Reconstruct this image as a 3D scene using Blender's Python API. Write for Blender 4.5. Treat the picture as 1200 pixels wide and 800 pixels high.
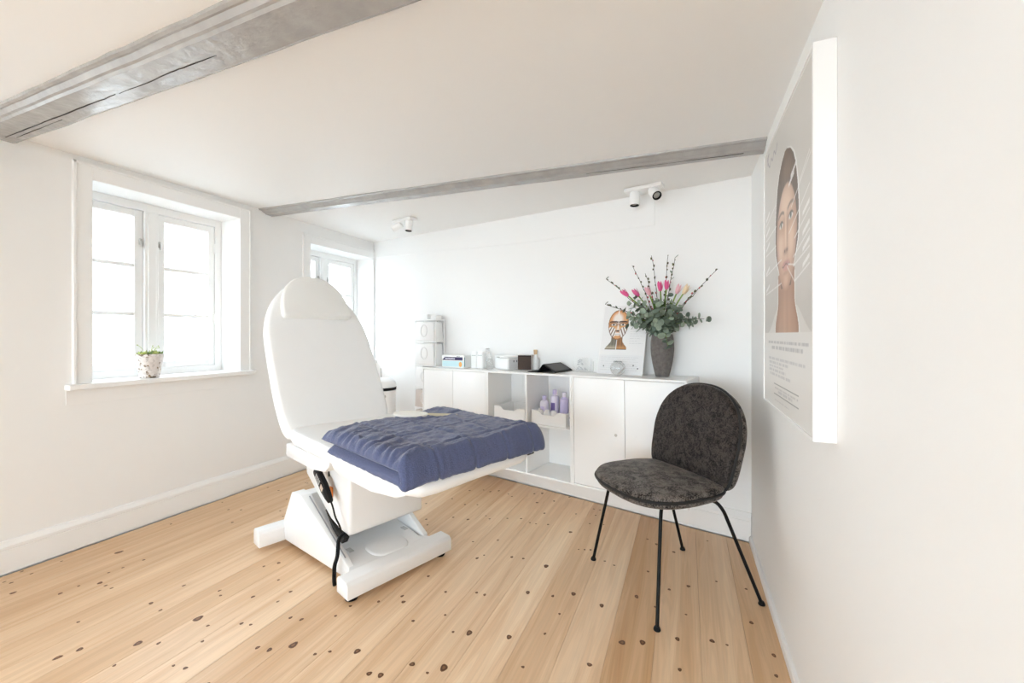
import bpy, bmesh, math, random
from mathutils import Vector, Matrix, noise

# ------------------------------------------------------------------ camera, sky, exposure
scene = bpy.context.scene
col = scene.collection
for o in list(bpy.data.objects):
    bpy.data.objects.remove(o)

cam_data = bpy.data.cameras.new('camera')
cam_data.sensor_width = 36.0
cam_data.lens = 36.0 * 480.0 / 1200.0
cam_data.shift_y = -8.0 / 1200.0
cam_data.clip_start = 0.02
cam = bpy.data.objects.new('camera', cam_data)
col.objects.link(cam)
cam.location = (0, 0, 1.15)
cam.rotation_euler = (math.pi / 2, 0, math.atan(204 / 480.0))
scene.camera = cam

world = bpy.data.worlds.new('overcast_sky')
scene.world = world
world.use_nodes = True
bg = world.node_tree.nodes['Background']
bg.inputs[0].default_value = (0.78, 0.905, 1.0, 1)
bg.inputs[1].default_value = 6.0

scene.view_settings.view_transform = 'Standard'
scene.view_settings.look = 'None'
scene.view_settings.gamma = 1
scene.view_settings.use_curve_mapping = False
scene.view_settings.exposure = 1.40
scene.cycles.max_bounces = 14
scene.cycles.diffuse_bounces = 10
scene.cycles.transparent_max_bounces = 16
scene.cycles.sample_clamp_indirect = 12.0

rnd = random.Random(11)

# ------------------------------------------------------------------ helpers
def obj(name, bm, mat, parent=None, smooth=True, kind=None, angle=35):
    bmesh.ops.recalc_face_normals(bm, faces=bm.faces[:])
    me = bpy.data.meshes.new(name)
    bm.to_mesh(me)
    bm.free()
    if mat is not None:
        for m in (mat if isinstance(mat, (list, tuple)) else [mat]):
            me.materials.append(m)
    if smooth:
        for p in me.polygons:
            p.use_smooth = True
        try:
            me.set_sharp_from_angle(angle=math.radians(angle))
        except Exception:
            pass
    o = bpy.data.objects.new(name, me)
    col.objects.link(o)
    if parent is not None:
        o.parent = parent
    if kind:
        o['kind'] = kind
    return o


def tag(o, label, cat, group=None):
    o['label'] = label
    o['category'] = cat
    if group:
        o['group'] = group
    return o


def thing(name, label, cat, loc=(0, 0, 0), rz=0.0, group=None, ry=0.0):
    o = bpy.data.objects.new(name, None)
    o.empty_display_size = 0.1
    col.objects.link(o)
    o.location = loc
    o.rotation_euler = (0, ry, rz)
    return tag(o, label, cat, group)


def structure(name, bm, mat, smooth=False):
    return obj(name, bm, mat, None, smooth, 'structure')


def children_of(o):
    return [c for c in bpy.data.objects if c.parent == o]


def copy_tree(o, parent=None):
    c = o.copy()
    col.objects.link(c)
    if parent is not None:
        c.parent = parent
    for ch in children_of(o):
        copy_tree(ch, c)
    return c


def box(bm, x0, x1, y0, y1, z0, z1, bevel=0.0, seg=2, mat_index=0):
    vs = [bm.verts.new(p) for p in ((x0, y0, z0), (x1, y0, z0), (x1, y1, z0), (x0, y1, z0),
                                    (x0, y0, z1), (x1, y0, z1), (x1, y1, z1), (x0, y1, z1))]
    fs = [bm.faces.new([vs[i] for i in q]) for q in
          ((0, 3, 2, 1), (4, 5, 6, 7), (0, 1, 5, 4), (1, 2, 6, 5), (2, 3, 7, 6), (3, 0, 4, 7))]
    for f in fs:
        f.material_index = mat_index
    if bevel > 0:
        es = list({e for f in fs for e in f.edges})
        bmesh.ops.bevel(bm, geom=es, offset=bevel, segments=seg, profile=0.5, affect='EDGES')
    return vs


def prism(bm, pts, axis, a, b, bevel=0.0, seg=2):
    """polygon pts (2D) extruded between a and b along axis ('x','y','z')"""
    def P(u, v, w):
        return {'x': (w, u, v), 'y': (u, w, v), 'z': (u, v, w)}[axis]
    lo = [bm.verts.new(P(u, v, a)) for u, v in pts]
    hi = [bm.verts.new(P(u, v, b)) for u, v in pts]
    n = len(pts)
    fs = [bm.faces.new(lo), bm.faces.new(hi[::-1])]
    for i in range(n):
        fs.append(bm.faces.new([lo[i], hi[i], hi[(i + 1) % n], lo[(i + 1) % n]]))
    if bevel > 0:
        es = list({e for f in fs for e in f.edges})
        bmesh.ops.bevel(bm, geom=es, offset=bevel, segments=seg, profile=0.5, affect='EDGES')


def tube(bm, pts, r, n=8, closed=False, caps=True):
    pts = [Vector(p) for p in pts]
    m = len(pts)
    rs = r if isinstance(r, (list, tuple)) else [r] * m
    rings = []
    prev = None
    for i, p in enumerate(pts):
        if closed:
            t = (pts[(i + 1) % m] - pts[i - 1]).normalized()
        else:
            t = (pts[min(i + 1, m - 1)] - pts[max(i - 1, 0)]).normalized()
        if prev is None:
            a = Vector((0, 0, 1)) if abs(t.z) < 0.9 else Vector((1, 0, 0))
            u = t.cross(a).normalized()
        else:
            u = (prev - t * prev.dot(t)).normalized()
        prev = u
        v = t.cross(u)
        rings.append([bm.verts.new(p + (u * math.cos(2 * math.pi * k / n) + v * math.sin(2 * math.pi * k / n)) * rs[i])
                      for k in range(n)])
    for i in range(m if closed else m - 1):
        A, B = rings[i], rings[(i + 1) % m]
        for k in range(n):
            bm.faces.new([A[k], A[(k + 1) % n], B[(k + 1) % n], B[k]])
    if caps and not closed:
        bm.faces.new(rings[0][::-1])
        bm.faces.new(rings[-1])


def bend(pts, r=0.03, n=5):
    """round the corners of a polyline"""
    pts = [Vector(p) for p in pts]
    out = [pts[0]]
    for i in range(1, len(pts) - 1):
        a, b, c = pts[i - 1], pts[i], pts[i + 1]
        d1, d2 = (a - b), (c - b)
        q = min(r, d1.length * .45, d2.length * .45)
        p1, p2 = b + d1.normalized() * q, b + d2.normalized() * q
        for k in range(n + 1):
            t = k / n
            out.append(p1 * (1 - t) ** 2 + b * 2 * t * (1 - t) + p2 * t * t)
    out.append(pts[-1])
    return out


def lathe(bm, prof, n=24, cx=0.0, cy=0.0):
    rings = []
    for r, z in prof:
        if r < 1e-5:
            rings.append([bm.verts.new((cx, cy, z))])
        else:
            rings.append([bm.verts.new((cx + r * math.cos(2 * math.pi * k / n), cy + r * math.sin(2 * math.pi * k / n), z))
                          for k in range(n)])
    for A, B in zip(rings[:-1], rings[1:]):
        for k in range(n):
            a0, a1 = A[k % len(A)], A[(k + 1) % n % len(A)]
            b0, b1 = B[k % len(B)], B[(k + 1) % n % len(B)]
            f = []
            for v in (a0, a1, b1, b0):
                if v not in f:
                    f.append(v)
            if len(f) > 2:
                bm.faces.new(f)


def cushion(bm, outline, th, er, M=None, crown=0.0, crown_back=0.0, disp=None, rings=7):
    """soft pad over a 2D outline: rounded edge of radius er, thickness th; local +z is the face"""
    n = len(outline)
    cx = sum(p[0] for p in outline) / n
    cy = sum(p[1] for p in outline) / n
    mean = sum(math.hypot(p[0] - cx, p[1] - cy) for p in outline) / n
    M = M or Matrix.Identity(4)

    def ring(rho, z):
        out = []
        for (x, y) in outline:
            dx, dy = x - cx, y - cy
            p = Vector((cx + dx * rho, cy + dy * rho, z))
            if disp:
                p += disp(p.x, p.y, z)
            out.append(bm.verts.new(M @ p))
        return out
    half = th / 2
    R = []
    k_er = er / mean
    for i in range(rings, 0, -1):          # under side, centre to edge
        rho = (1 - k_er) * (1 - (i / rings)) if False else (1 - k_er) * (1 - i / rings) + 0.02
        R.append((rho, -half - crown_back * (1 - rho * rho)))
    steps = 6
    for i in range(2 * steps + 1):
        a = -math.pi / 2 + math.pi * i / (2 * steps)
        rho = 1 - k_er + k_er * math.cos(a)
        z = half * math.sin(a)
        z += (crown if z > 0 else -crown_back) * (1 - rho * rho) * (abs(z) / half)
        R.append((rho, z))
    for i in range(1, rings + 1):
        rho = (1 - k_er) * (1 - i / rings) + 0.02
        R.append((rho, half + crown * (1 - rho * rho)))
    V = [ring(r, z) for r, z in R]
    for A, B in zip(V[:-1], V[1:]):
        for k in range(n):
            bm.faces.new([A[k], A[(k + 1) % n], B[(k + 1) % n], B[k]])
    bm.faces.new(V[0][::-1])
    bm.faces.new(V[-1])


def superellipse(cx, cy, a, b, e=4.0, n=64):
    out = []
    for k in range(n):
        t = 2 * math.pi * k / n
        c, s = math.cos(t), math.sin(t)
        out.append((cx + a * math.copysign(abs(c) ** (2 / e), c), cy + b * math.copysign(abs(s) ** (2 / e), s)))
    return out


def fbm(x, y, z=0.0, o=4):
    return noise.fractal(Vector((x, y, z)), 0.8, 2.1, o)


# ------------------------------------------------------------------ materials
def mat(name, color, rough=0.5, metal=0.0, var=0.0, var_scale=6.0, bump=0.0, bump_scale=60.0, sheen=0.0, coat=0.0,
        trans=0.0, alpha=1.0, spec=None):
    m = bpy.data.materials.new(name)
    m.use_nodes = True
    nt = m.node_tree
    b = nt.nodes['Principled BSDF']
    b.inputs['Base Color'].default_value = (*color, 1)
    b.inputs['Roughness'].default_value = rough
    b.inputs['Metallic'].default_value = metal
    if sheen:
        b.inputs['Sheen Weight'].default_value = sheen
        b.inputs['Sheen Roughness'].default_value = 0.4
    if coat:
        b.inputs['Coat Weight'].default_value = coat
    if trans:
        b.inputs['Transmission Weight'].default_value = trans
    if spec is not None:
        b.inputs['Specular IOR Level'].default_value = spec
    if alpha < 1:
        b.inputs['Alpha'].default_value = alpha
    tc = nt.nodes.new('ShaderNodeTexCoord')
    if var:
        n = nt.nodes.new('ShaderNodeTexNoise')
        n.inputs['Scale'].default_value = var_scale
        n.inputs['Detail'].default_value = 5
        nt.links.new(tc.outputs['Object'], n.inputs['Vector'])
        r = nt.nodes.new('ShaderNodeMapRange')
        r.inputs[1].default_value = 0.3
        r.inputs[2].default_value = 0.7
        r.inputs[3].default_value = 1 - var
        r.inputs[4].default_value = 1 + var
        nt.links.new(n.outputs[0], r.inputs[0])
        mx = nt.nodes.new('ShaderNodeVectorMath')
        mx.operation = 'SCALE'
        mx.inputs[0].default_value = color
        nt.links.new(r.outputs[0], mx.inputs['Scale'])
        nt.links.new(mx.outputs[0], b.inputs['Base Color'])
    if bump:
        n = nt.nodes.new('ShaderNodeTexNoise')
        n.inputs['Scale'].default_value = bump_scale
        n.inputs['Detail'].default_value = 4
        nt.links.new(tc.outputs['Object'], n.inputs['Vector'])
        bp = nt.nodes.new('ShaderNodeBump')
        bp.inputs['Strength'].default_value = bump
        bp.inputs['Distance'].default_value = 0.01
        nt.links.new(n.outputs[0], bp.inputs['Height'])
        nt.links.new(bp.outputs[0], b.inputs['Normal'])
    return m


def pine_material():
    m = bpy.data.materials.new('pine_planks')
    m.use_nodes = True
    nt = m.node_tree
    N, L = nt.nodes, nt.links
    b = N['Principled BSDF']
    b.inputs['Roughness'].default_value = 0.42
    tc = N.new('ShaderNodeTexCoord')
    oi = N.new('ShaderNodeObjectInfo')
    at = N.new('ShaderNodeAttribute')
    at.attribute_type = 'OBJECT'
    at.attribute_name = 'tone'
    off = N.new('ShaderNodeVectorMath')
    off.operation = 'ADD'
    L.new(tc.outputs['Object'], off.inputs[0])
    sc = N.new('ShaderNodeVectorMath')
    sc.operation = 'SCALE'
    sc.inputs[0].default_value = (31.0, 17.0, 9.0)
    L.new(oi.outputs['Random'], sc.inputs['Scale'])
    L.new(sc.outputs[0], off.inputs[1])
    # broad grain
    mp = N.new('ShaderNodeMapping')
    mp.inputs['Scale'].default_value = (9.0, 0.45, 1.0)
    L.new(off.outputs[0], mp.inputs[0])
    n1 = N.new('ShaderNodeTexNoise')
    n1.inputs['Scale'].default_value = 2.2
    n1.inputs['Detail'].default_value = 3
    n1.inputs['Distortion'].default_value = 0.6
    L.new(mp.outputs[0], n1.inputs[0])
    # ring lines from the broad field
    wv = N.new('ShaderNodeMath')
    wv.operation = 'MULTIPLY'
    wv.inputs[1].default_value = 60.0
    L.new(n1.outputs[0], wv.inputs[0])
    sn = N.new('ShaderNodeMath')
    sn.operation = 'SINE'
    L.new(wv.outputs[0], sn.inputs[0])
    mp2 = N.new('ShaderNodeMapping')
    mp2.inputs['Scale'].default_value = (160.0, 2.5, 1.0)
    L.new(off.outputs[0], mp2.inputs[0])
    n2 = N.new('ShaderNodeTexNoise')
    n2.inputs['Scale'].default_value = 1.0
    n2.inputs['Detail'].default_value = 3
    L.new(mp2.outputs[0], n2.inputs[0])
    r1 = N.new('ShaderNodeValToRGB')
    r1.color_ramp.elements[0].position = 0.25
    r1.color_ramp.elements[0].color = PINE_A
    r1.color_ramp.elements[1].position = 0.75
    r1.color_ramp.elements[1].color = PINE_B
    L.new(n1.outputs[0], r1.inputs[0])
    s1 = N.new('ShaderNodeMapRange')
    s1.inputs[1].default_value = -1
    s1.inputs[2].default_value = 1
    s1.inputs[3].default_value = 0.955
    s1.inputs[4].default_value = 1.02
    L.new(sn.outputs[0], s1.inputs[0])
    s2 = N.new('ShaderNodeMapRange')
    s2.inputs[1].default_value = 0.3
    s2.inputs[2].default_value = 0.7
    s2.inputs[3].default_value = 0.96
    s2.inputs[4].default_value = 1.03
    L.new(n2.outputs[0], s2.inputs[0])
    mul = N.new('ShaderNodeMath')
    mul.operation = 'MULTIPLY'
    L.new(s1.outputs[0], mul.inputs[0])
    L.new(s2.outputs[0], mul.inputs[1])
    # per plank tone: -1 redder and darker, +1 paler
    tr = N.new('ShaderNodeValToRGB')
    tr.color_ramp.elements[0].position = 0.0
    tr.color_ramp.elements[0].color = (0.74, 0.62, 0.50, 1)
    tr.color_ramp.elements[1].position = 1.0
    tr.color_ramp.elements[1].color = (1.14, 1.20, 1.30, 1)
    tm = N.new('ShaderNodeMapRange')
    tm.inputs[1].default_value = -1
    tm.inputs[2].default_value = 1
    L.new(at.outputs['Fac'], tm.inputs[0])
    L.new(tm.outputs[0], tr.inputs[0])
    v1 = N.new('ShaderNodeVectorMath')
    v1.operation = 'MULTIPLY'
    L.new(r1.outputs[0], v1.inputs[0])
    L.new(tr.outputs[0], v1.inputs[1])
    v2 = N.new('ShaderNodeVectorMath')
    v2.operation = 'SCALE'
    L.new(v1.outputs[0], v2.inputs[0])
    L.new(mul.outputs[0], v2.inputs['Scale'])
    L.new(v2.outputs[0], b.inputs['Base Color'])
    bp = N.new('ShaderNodeBump')
    bp.inputs['Strength'].default_value = 0.08
    bp.inputs['Distance'].default_value = 0.003
    L.new(n2.outputs[0], bp.inputs['Height'])
    L.new(bp.outputs[0], b.inputs['Normal'])
    return m


def knot_material():
    m = bpy.data.materials.new('pine_knots')
    m.use_nodes = True
    nt = m.node_tree
    N, L = nt.nodes, nt.links
    b = N['Principled BSDF']
    b.inputs['Roughness'].default_value = 0.5
    at = N.new('ShaderNodeAttribute')
    at.attribute_name = 'ring'
    r = N.new('ShaderNodeValToRGB')
    e = r.color_ramp.elements
    e[0].position = 0.0
    e[0].color = (0.22, 0.10, 0.04, 1)
    e[1].position = 1.0
    e[1].color = (0.34, 0.17, 0.07, 1)
    for p, c in ((0.3, (0.25, 0.115, 0.05, 1)), (0.55, (0.085, 0.034, 0.014, 1)), (0.82, (0.13, 0.055, 0.022, 1))):
        x = e.new(p)
        x.color = c
    L.new(at.outputs['Fac'], r.inputs[0])
    L.new(r.outputs[0], b.inputs['Base Color'])
    return m


def velvet_material(name, top, scale):
    m = mat(name, (0.035, 0.030, 0.028), 0.55)
    nt = m.node_tree
    N, L = nt.nodes, nt.links
    b = N['Principled BSDF']
    tc = N.new('ShaderNodeTexCoord')
    n1 = N.new('ShaderNodeTexNoise')
    n1.inputs['Scale'].default_value = scale
    n1.inputs['Detail'].default_value = 6
    n1.inputs['Roughness'].default_value = 0.65
    n1.inputs['Distortion'].default_value = 0.8
    L.new(tc.outputs['Object'], n1.inputs[0])
    n2 = N.new('ShaderNodeTexNoise')
    n2.inputs['Scale'].default_value = 190
    n2.inputs['Detail'].default_value = 3
    L.new(tc.outputs['Object'], n2.inputs[0])
    ad = N.new('ShaderNodeMath')
    ad.operation = 'MULTIPLY_ADD'
    ad.inputs[1].default_value = 0.75
    L.new(n2.outputs[0], ad.inputs[0])
    L.new(n1.outputs[0], ad.inputs[2])
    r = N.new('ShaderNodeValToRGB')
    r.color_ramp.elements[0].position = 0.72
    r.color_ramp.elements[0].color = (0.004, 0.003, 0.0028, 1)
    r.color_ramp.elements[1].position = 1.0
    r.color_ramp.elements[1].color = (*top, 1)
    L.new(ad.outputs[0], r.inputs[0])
    L.new(r.outputs[0], b.inputs['Base Color'])
    b.inputs['Sheen Weight'].default_value = 0.22
    b.inputs['Specular IOR Level'].default_value = 0.15
    b.inputs['Sheen Roughness'].default_value = 0.35
    L.new(r.outputs[0], b.inputs['Sheen Tint'])
    b.inputs['Sheen Tint'].default_value = (0.8, 0.74, 0.68, 1)
    for l in list(nt.links):
        if l.to_socket == b.inputs['Sheen Tint']:
            nt.links.remove(l)
    bp = N.new('ShaderNodeBump')
    bp.inputs['Strength'].default_value = 0.35
    bp.inputs['Distance'].default_value = 0.006
    L.new(ad.outputs[0], bp.inputs['Height'])
    L.new(bp.outputs[0], b.inputs['Normal'])
    return m


def glass_material(name, tint=(1, 1, 1), gloss=0.07, rough=0.0):
    m = bpy.data.materials.new(name)
    m.use_nodes = True
    nt = m.node_tree
    N, L = nt.nodes, nt.links
    out = N['Material Output']
    N.remove(N['Principled BSDF'])
    t = N.new('ShaderNodeBsdfTransparent')
    t.inputs[0].default_value = (*tint, 1)
    g = N.new('ShaderNodeBsdfGlossy')
    g.inputs['Roughness'].default_value = rough
    lw = N.new('ShaderNodeLayerWeight')
    lw.inputs[0].default_value = 0.25
    mr = N.new('ShaderNodeMapRange')
    mr.inputs[3].default_value = gloss * 0.5
    mr.inputs[4].default_value = min(1, gloss * 6)
    L.new(lw.outputs['Facing'], mr.inputs[0])
    mx = N.new('ShaderNodeMixShader')
    L.new(mr.outputs[0], mx.inputs[0])
    L.new(t.outputs[0], mx.inputs[1])
    L.new(g.outputs[0], mx.inputs[2])
    L.new(mx.outputs[0], out.inputs[0])
    return m


def print_material(name):
    m = bpy.data.materials.new(name)
    m.use_nodes = True
    nt = m.node_tree
    b = nt.nodes['Principled BSDF']
    b.inputs['Roughness'].default_value = 0.35
    at = nt.nodes.new('ShaderNodeAttribute')
    at.attribute_name = 'ink'
    nt.links.new(at.outputs['Color'], b.inputs['Base Color'])
    return m


PINE_A = (0.68, 0.445, 0.25, 1)
PINE_B = (0.86, 0.66, 0.445, 1)
WALL = mat('white_wall_paint', (0.86, 0.858, 0.85), 0.55, bump=0.05, bump_scale=25)
CEIL = mat('white_ceiling_paint', (0.86, 0.855, 0.845), 0.6, bump=0.04, bump_scale=18)
TRIM = mat('white_gloss_trim', (0.87, 0.868, 0.86), 0.3)
BEAM = mat('grey_gloss_beam_paint', (0.40, 0.39, 0.38), 0.24, var=0.10, var_scale=14, bump=0.35, bump_scale=28)
DARK = mat('dark_gap', (0.02, 0.017, 0.015), 0.8)
PINE = pine_material()
KNOT = knot_material()
LACQ = mat('white_lacquer', (0.89, 0.89, 0.885), 0.3)
LACQ_IN = mat('white_lacquer_inside', (0.84, 0.845, 0.84), 0.45)
STEEL = mat('brushed_metal', (0.55, 0.54, 0.52), 0.3, metal=1.0)
BLACK = mat('black_metal', (0.006, 0.006, 0.006), 0.45, spec=0.2)
RUBBER = mat('black_plastic', (0.007, 0.007, 0.008), 0.5, spec=0.2)
COUCH = mat('white_painted_metal', (0.85, 0.855, 0.86), 0.28)
SHEET = mat('white_stretch_sheet', (0.86, 0.865, 0.865), 0.85, bump=0.06, bump_scale=10)
TERRY = mat('white_headrest_vinyl', (0.84, 0.84, 0.82), 0.6)
BLUE = mat('blue_grey_quilt', (0.083, 0.102, 0.205), 0.85, var=0.16, var_scale=220, bump=0.3, bump_scale=300, sheen=0.4)
VELVET = velvet_material('grey_brown_velvet', (0.062, 0.050, 0.045), 38)
VELVET_LIT = velvet_material('highlit_grey_brown_velvet', (0.17, 0.147, 0.132), 22)  # paler copy of the velvet, the seat highlight painted into its colour
GLASS = glass_material('window_glass')
CLEAR = glass_material('clear_acrylic', (0.985, 0.99, 0.99), 0.06)

# ------------------------------------------------------------------ room shell
XL, XR, YR = -3.02, 0.335, -4.0
P0 = Vector((0.335, 2.62))
U = Vector((-0.9743, 0.2250))
NV = Vector((-0.2250, -0.9743))
RZ_BACK = math.atan2(U.y, U.x)


def bwp(t, off, z=0.0):
    p = P0 + U * t + NV * off
    return Vector((p.x, p.y, z))


def yback(x):
    return P0.y + (P0.x - x) * (0.2250 / 0.9743)


def zceil(x):
    return 2.035 + 0.0245 * (XR - x)


# floor: a slab with every plank a part of its own
bm = bmesh.new()
box(bm, XL - .3, XR + .15, YR - .2, 3.75, -0.12, -0.021)
floor = structure('floor', bm, DARK)

KNOTS = [(-2.76,0.81,16),(-2.97,0.90,9),(-2.90,0.91,9),(-2.92,0.83,9),(-2.88,0.84,9),(-2.92,1.02,9),(-2.56,0.89,16),(-2.56,0.95,9),(-2.50,1.00,21),(-2.45,1.00,9),(-2.40,1.00,9),(-2.57,1.06,9),(-2.56,1.11,9),(-2.76,1.18,21),(-2.55,1.19,9),(-2.15,1.01,9),(-2.11,1.01,21),(-2.93,1.81,9),(-2.77,1.75,9),(-2.69,1.78,9),(-2.88,1.48,9),(-2.95,1.45,9),(-2.90,2.12,9),(-2.77,2.11,9),(-2.44,1.87,9),(-2.35,1.82,9),(-2.56,1.64,9),(-2.57,2.02,9),(-2.72,2.30,9),(-2.24,0.83,9),(-2.06,0.71,16),(-2.04,0.76,16),(-1.88,0.86,21),(-1.83,0.77,9),(-2.12,1.14,9),(-1.93,1.18,9),(-1.89,1.16,9),(-2.02,1.00,9),(-1.82,1.03,21),(-1.74,1.02,9),(-1.81,0.89,9),(-1.67,0.96,9),(-1.75,1.21,9),(-1.63,1.30,9),(-1.62,1.23,9),(-1.48,1.18,9),(-1.43,1.19,9),(-1.63,1.08,9),(-1.59,1.09,9),(-1.45,1.02,9),(-1.40,1.03,16),(-1.34,1.08,21),(-1.64,0.85,9),(-1.59,0.86,16),(-1.45,0.85,9),(-1.31,1.33,9),(-1.32,1.26,9),(-1.12,1.44,16),(-1.15,1.47,9),(-1.22,1.40,9),(-1.06,1.55,9),(-0.99,1.57,9),(-1.01,1.36,9),(-0.83,1.37,9),(-1.19,1.11,9),(-1.23,1.08,9),(-1.10,1.15,21),(-0.88,1.18,21),(-0.81,1.17,9),(-0.77,1.21,21),(-0.99,1.09,16),(-0.95,1.10,16),(-0.91,1.44,9),(-0.86,1.62,9),(-0.82,1.62,9),(-0.65,1.71,16),(-0.54,1.73,9),(-0.46,1.78,16),(-0.58,1.64,9),(-0.48,1.63,9),(-0.33,1.75,16),(-0.50,1.50,9),(-0.77,1.39,21),(-0.62,1.43,21),(-0.52,1.32,9),(-0.31,1.42,16),(-1.47,2.66,9),(-1.38,2.71,9),(-1.32,2.70,9),(-1.27,2.74,9),(-1.18,2.71,9),(-1.14,2.68,9),(-1.06,2.63,16),(-0.94,2.65,21),(-1.01,2.79,9),(-0.96,2.82,16),(-0.84,2.72,9),(-0.76,2.83,9),(-0.84,2.51,9),(-0.65,2.58,9),(-0.56,2.70,9),(-0.52,2.70,9),(-0.53,2.61,9),(-0.54,2.48,9),(-0.46,2.50,9),(-1.38,2.43,9),(-1.30,2.46,9),(-1.25,2.24,16),(-1.17,2.33,9),(-1.13,2.30,9),(-1.03,2.35,9),(-0.95,2.38,16),(-0.88,2.35,9),(-0.84,2.35,9),(-0.77,2.37,9),(-0.62,2.33,21),(-0.53,2.16,9),(-0.47,2.18,9),(-0.38,2.10,9),(-0.64,1.94,21),(-0.97,2.08,9),(-0.89,1.99,21),(-0.83,1.95,9),(-0.77,1.96,9),(-0.73,1.97,9),(-0.97,1.91,9),(-0.99,1.87,9),(-1.06,2.08,9),(-1.09,2.01,9),(-0.20,1.87,16),(-0.07,1.98,9),(0.01,2.04,16),(0.13,2.13,9),(0.25,2.12,9),(0.24,1.88,16),(-0.22,1.57,21),(-0.15,1.60,16),(-0.03,1.67,16),(0.09,1.71,16),(0.14,1.71,9),(0.00,1.83,9),(-0.02,1.52,9),(0.29,1.72,9),(0.28,1.62,9),(-0.12,1.83,9),(-0.06,2.33,16),(-0.04,2.59,9),(0.11,2.53,9),(0.20,2.58,16),(-0.26,2.09,9),(-0.17,2.09,9),(-0.20,2.42,9),(-0.15,2.38,9),(-0.50,2.17,9),(-0.33,2.08,9),(-1.89,1.44,16),(-1.76,1.34,9),(-1.63,2.34,9),(-1.44,2.08,9),(-1.49,2.14,9),(-1.51,2.48,9),(-1.35,2.23,9),(-1.13,1.64,9),(-1.21,1.60,16),(-2.70,2.30,9),(-1.93,1.39,9),(-2.22,-2.01,19),(-1.42,-2.05,8),(-1.67,0.27,8),(-2.27,-0.80,14),(-0.43,0.02,14),(-2.29,0.30,14),(-0.36,-1.76,14),(-2.04,0.13,14),(-2.71,-0.60,19),(-1.33,-1.80,19),(-2.08,0.34,14),(-2.98,-1.48,14),(-0.20,-0.88,19),(-1.60,-1.49,19),(-2.47,-1.45,8),(-2.73,-1.00,14),(-1.29,-0.49,14),(-2.52,-0.41,8),(-1.64,-1.73,19),(-2.09,-1.30,14),(-0.91,-1.74,14),(-2.67,-2.13,9),(-2.08,-0.67,9),(-2.60,0.32,14),(-1.49,-2.18,8),(-0.04,0.37,14),(-2.94,-1.49,9),(-0.44,-1.15,8),(-2.03,-1.76,19),(-2.04,-1.60,9),(-1.91,-2.27,8),(-1.50,-1.28,14),(0.29,-0.70,19),(0.24,-1.11,9),(-2.63,-2.13,9),(-1.03,0.42,8),(-1.20,-0.67,14),(0.29,-1.96,14),(-0.45,-1.15,9),(-1.42,-1.62,19),(-1.38,-1.69,19),(-2.18,0.19,9),(-1.35,-2.21,14),(-2.16,-0.83,9),(-1.62,-1.57,14),(-2.83,0.30,8),(0.27,-1.17,8),(-1.37,-2.04,9),(0.07,-0.70,9),(-1.89,-0.46,14),(-0.31,-0.82,14),(-1.88,-1.20,19),(-2.75,0.42,9),(-2.85,0.22,9),(-0.47,-1.55,8),(-0.13,-0.37,19),(-1.12,-0.21,19),(-2.28,-2.29,9),(-2.96,0.15,8),(-1.69,-0.14,19),(-0.10,-0.76,9),(-2.47,-0.60,19),(0.02,-1.07,8),(-2.89,-0.64,19),(-1.15,-1.58,9),(-2.86,-2.08,8),(-2.02,-1.33,8),(-2.72,-0.78,19),(-2.32,0.43,19),(-2.23,-0.94,19),(-2.69,-1.98,14),(-1.31,-1.08,19),(-2.78,0.17,9),(-0.90,0.30,19),(-1.61,-0.06,9),(-1.77,-1.84,9),(-1.92,0.11,14),(-1.21,0.23,9),(-2.98,-1.43,8),(-1.39,-0.30,19),(-1.26,-0.84,19),(-0.20,-1.30,9),(0.25,-0.55,8),(-0.99,-1.42,19),(-0.42,-0.71,19),(-0.98,-1.06,9),(-2.17,-0.63,14),(-2.56,-2.07,9),(-0.77,-0.56,14),(-0.02,-1.26,14)]
W = 0.1575
X0 = -0.265
TONES = {0: -0.75, 1: 0.05, 2: 0.0, 3: -0.45, -1: 0.45, -2: 0.0, -3: 0.75, -4: 0.3, -5: 0.25, -6: 0.35, -7: -0.1, -8: -0.35,
         -9: 0.45, -10: 0.15, -11: -0.5, -12: 0.1, -13: -0.2, -14: 0.0, -15: -0.35, -16: -0.2, -17: -0.3, -18: -0.4}
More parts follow.
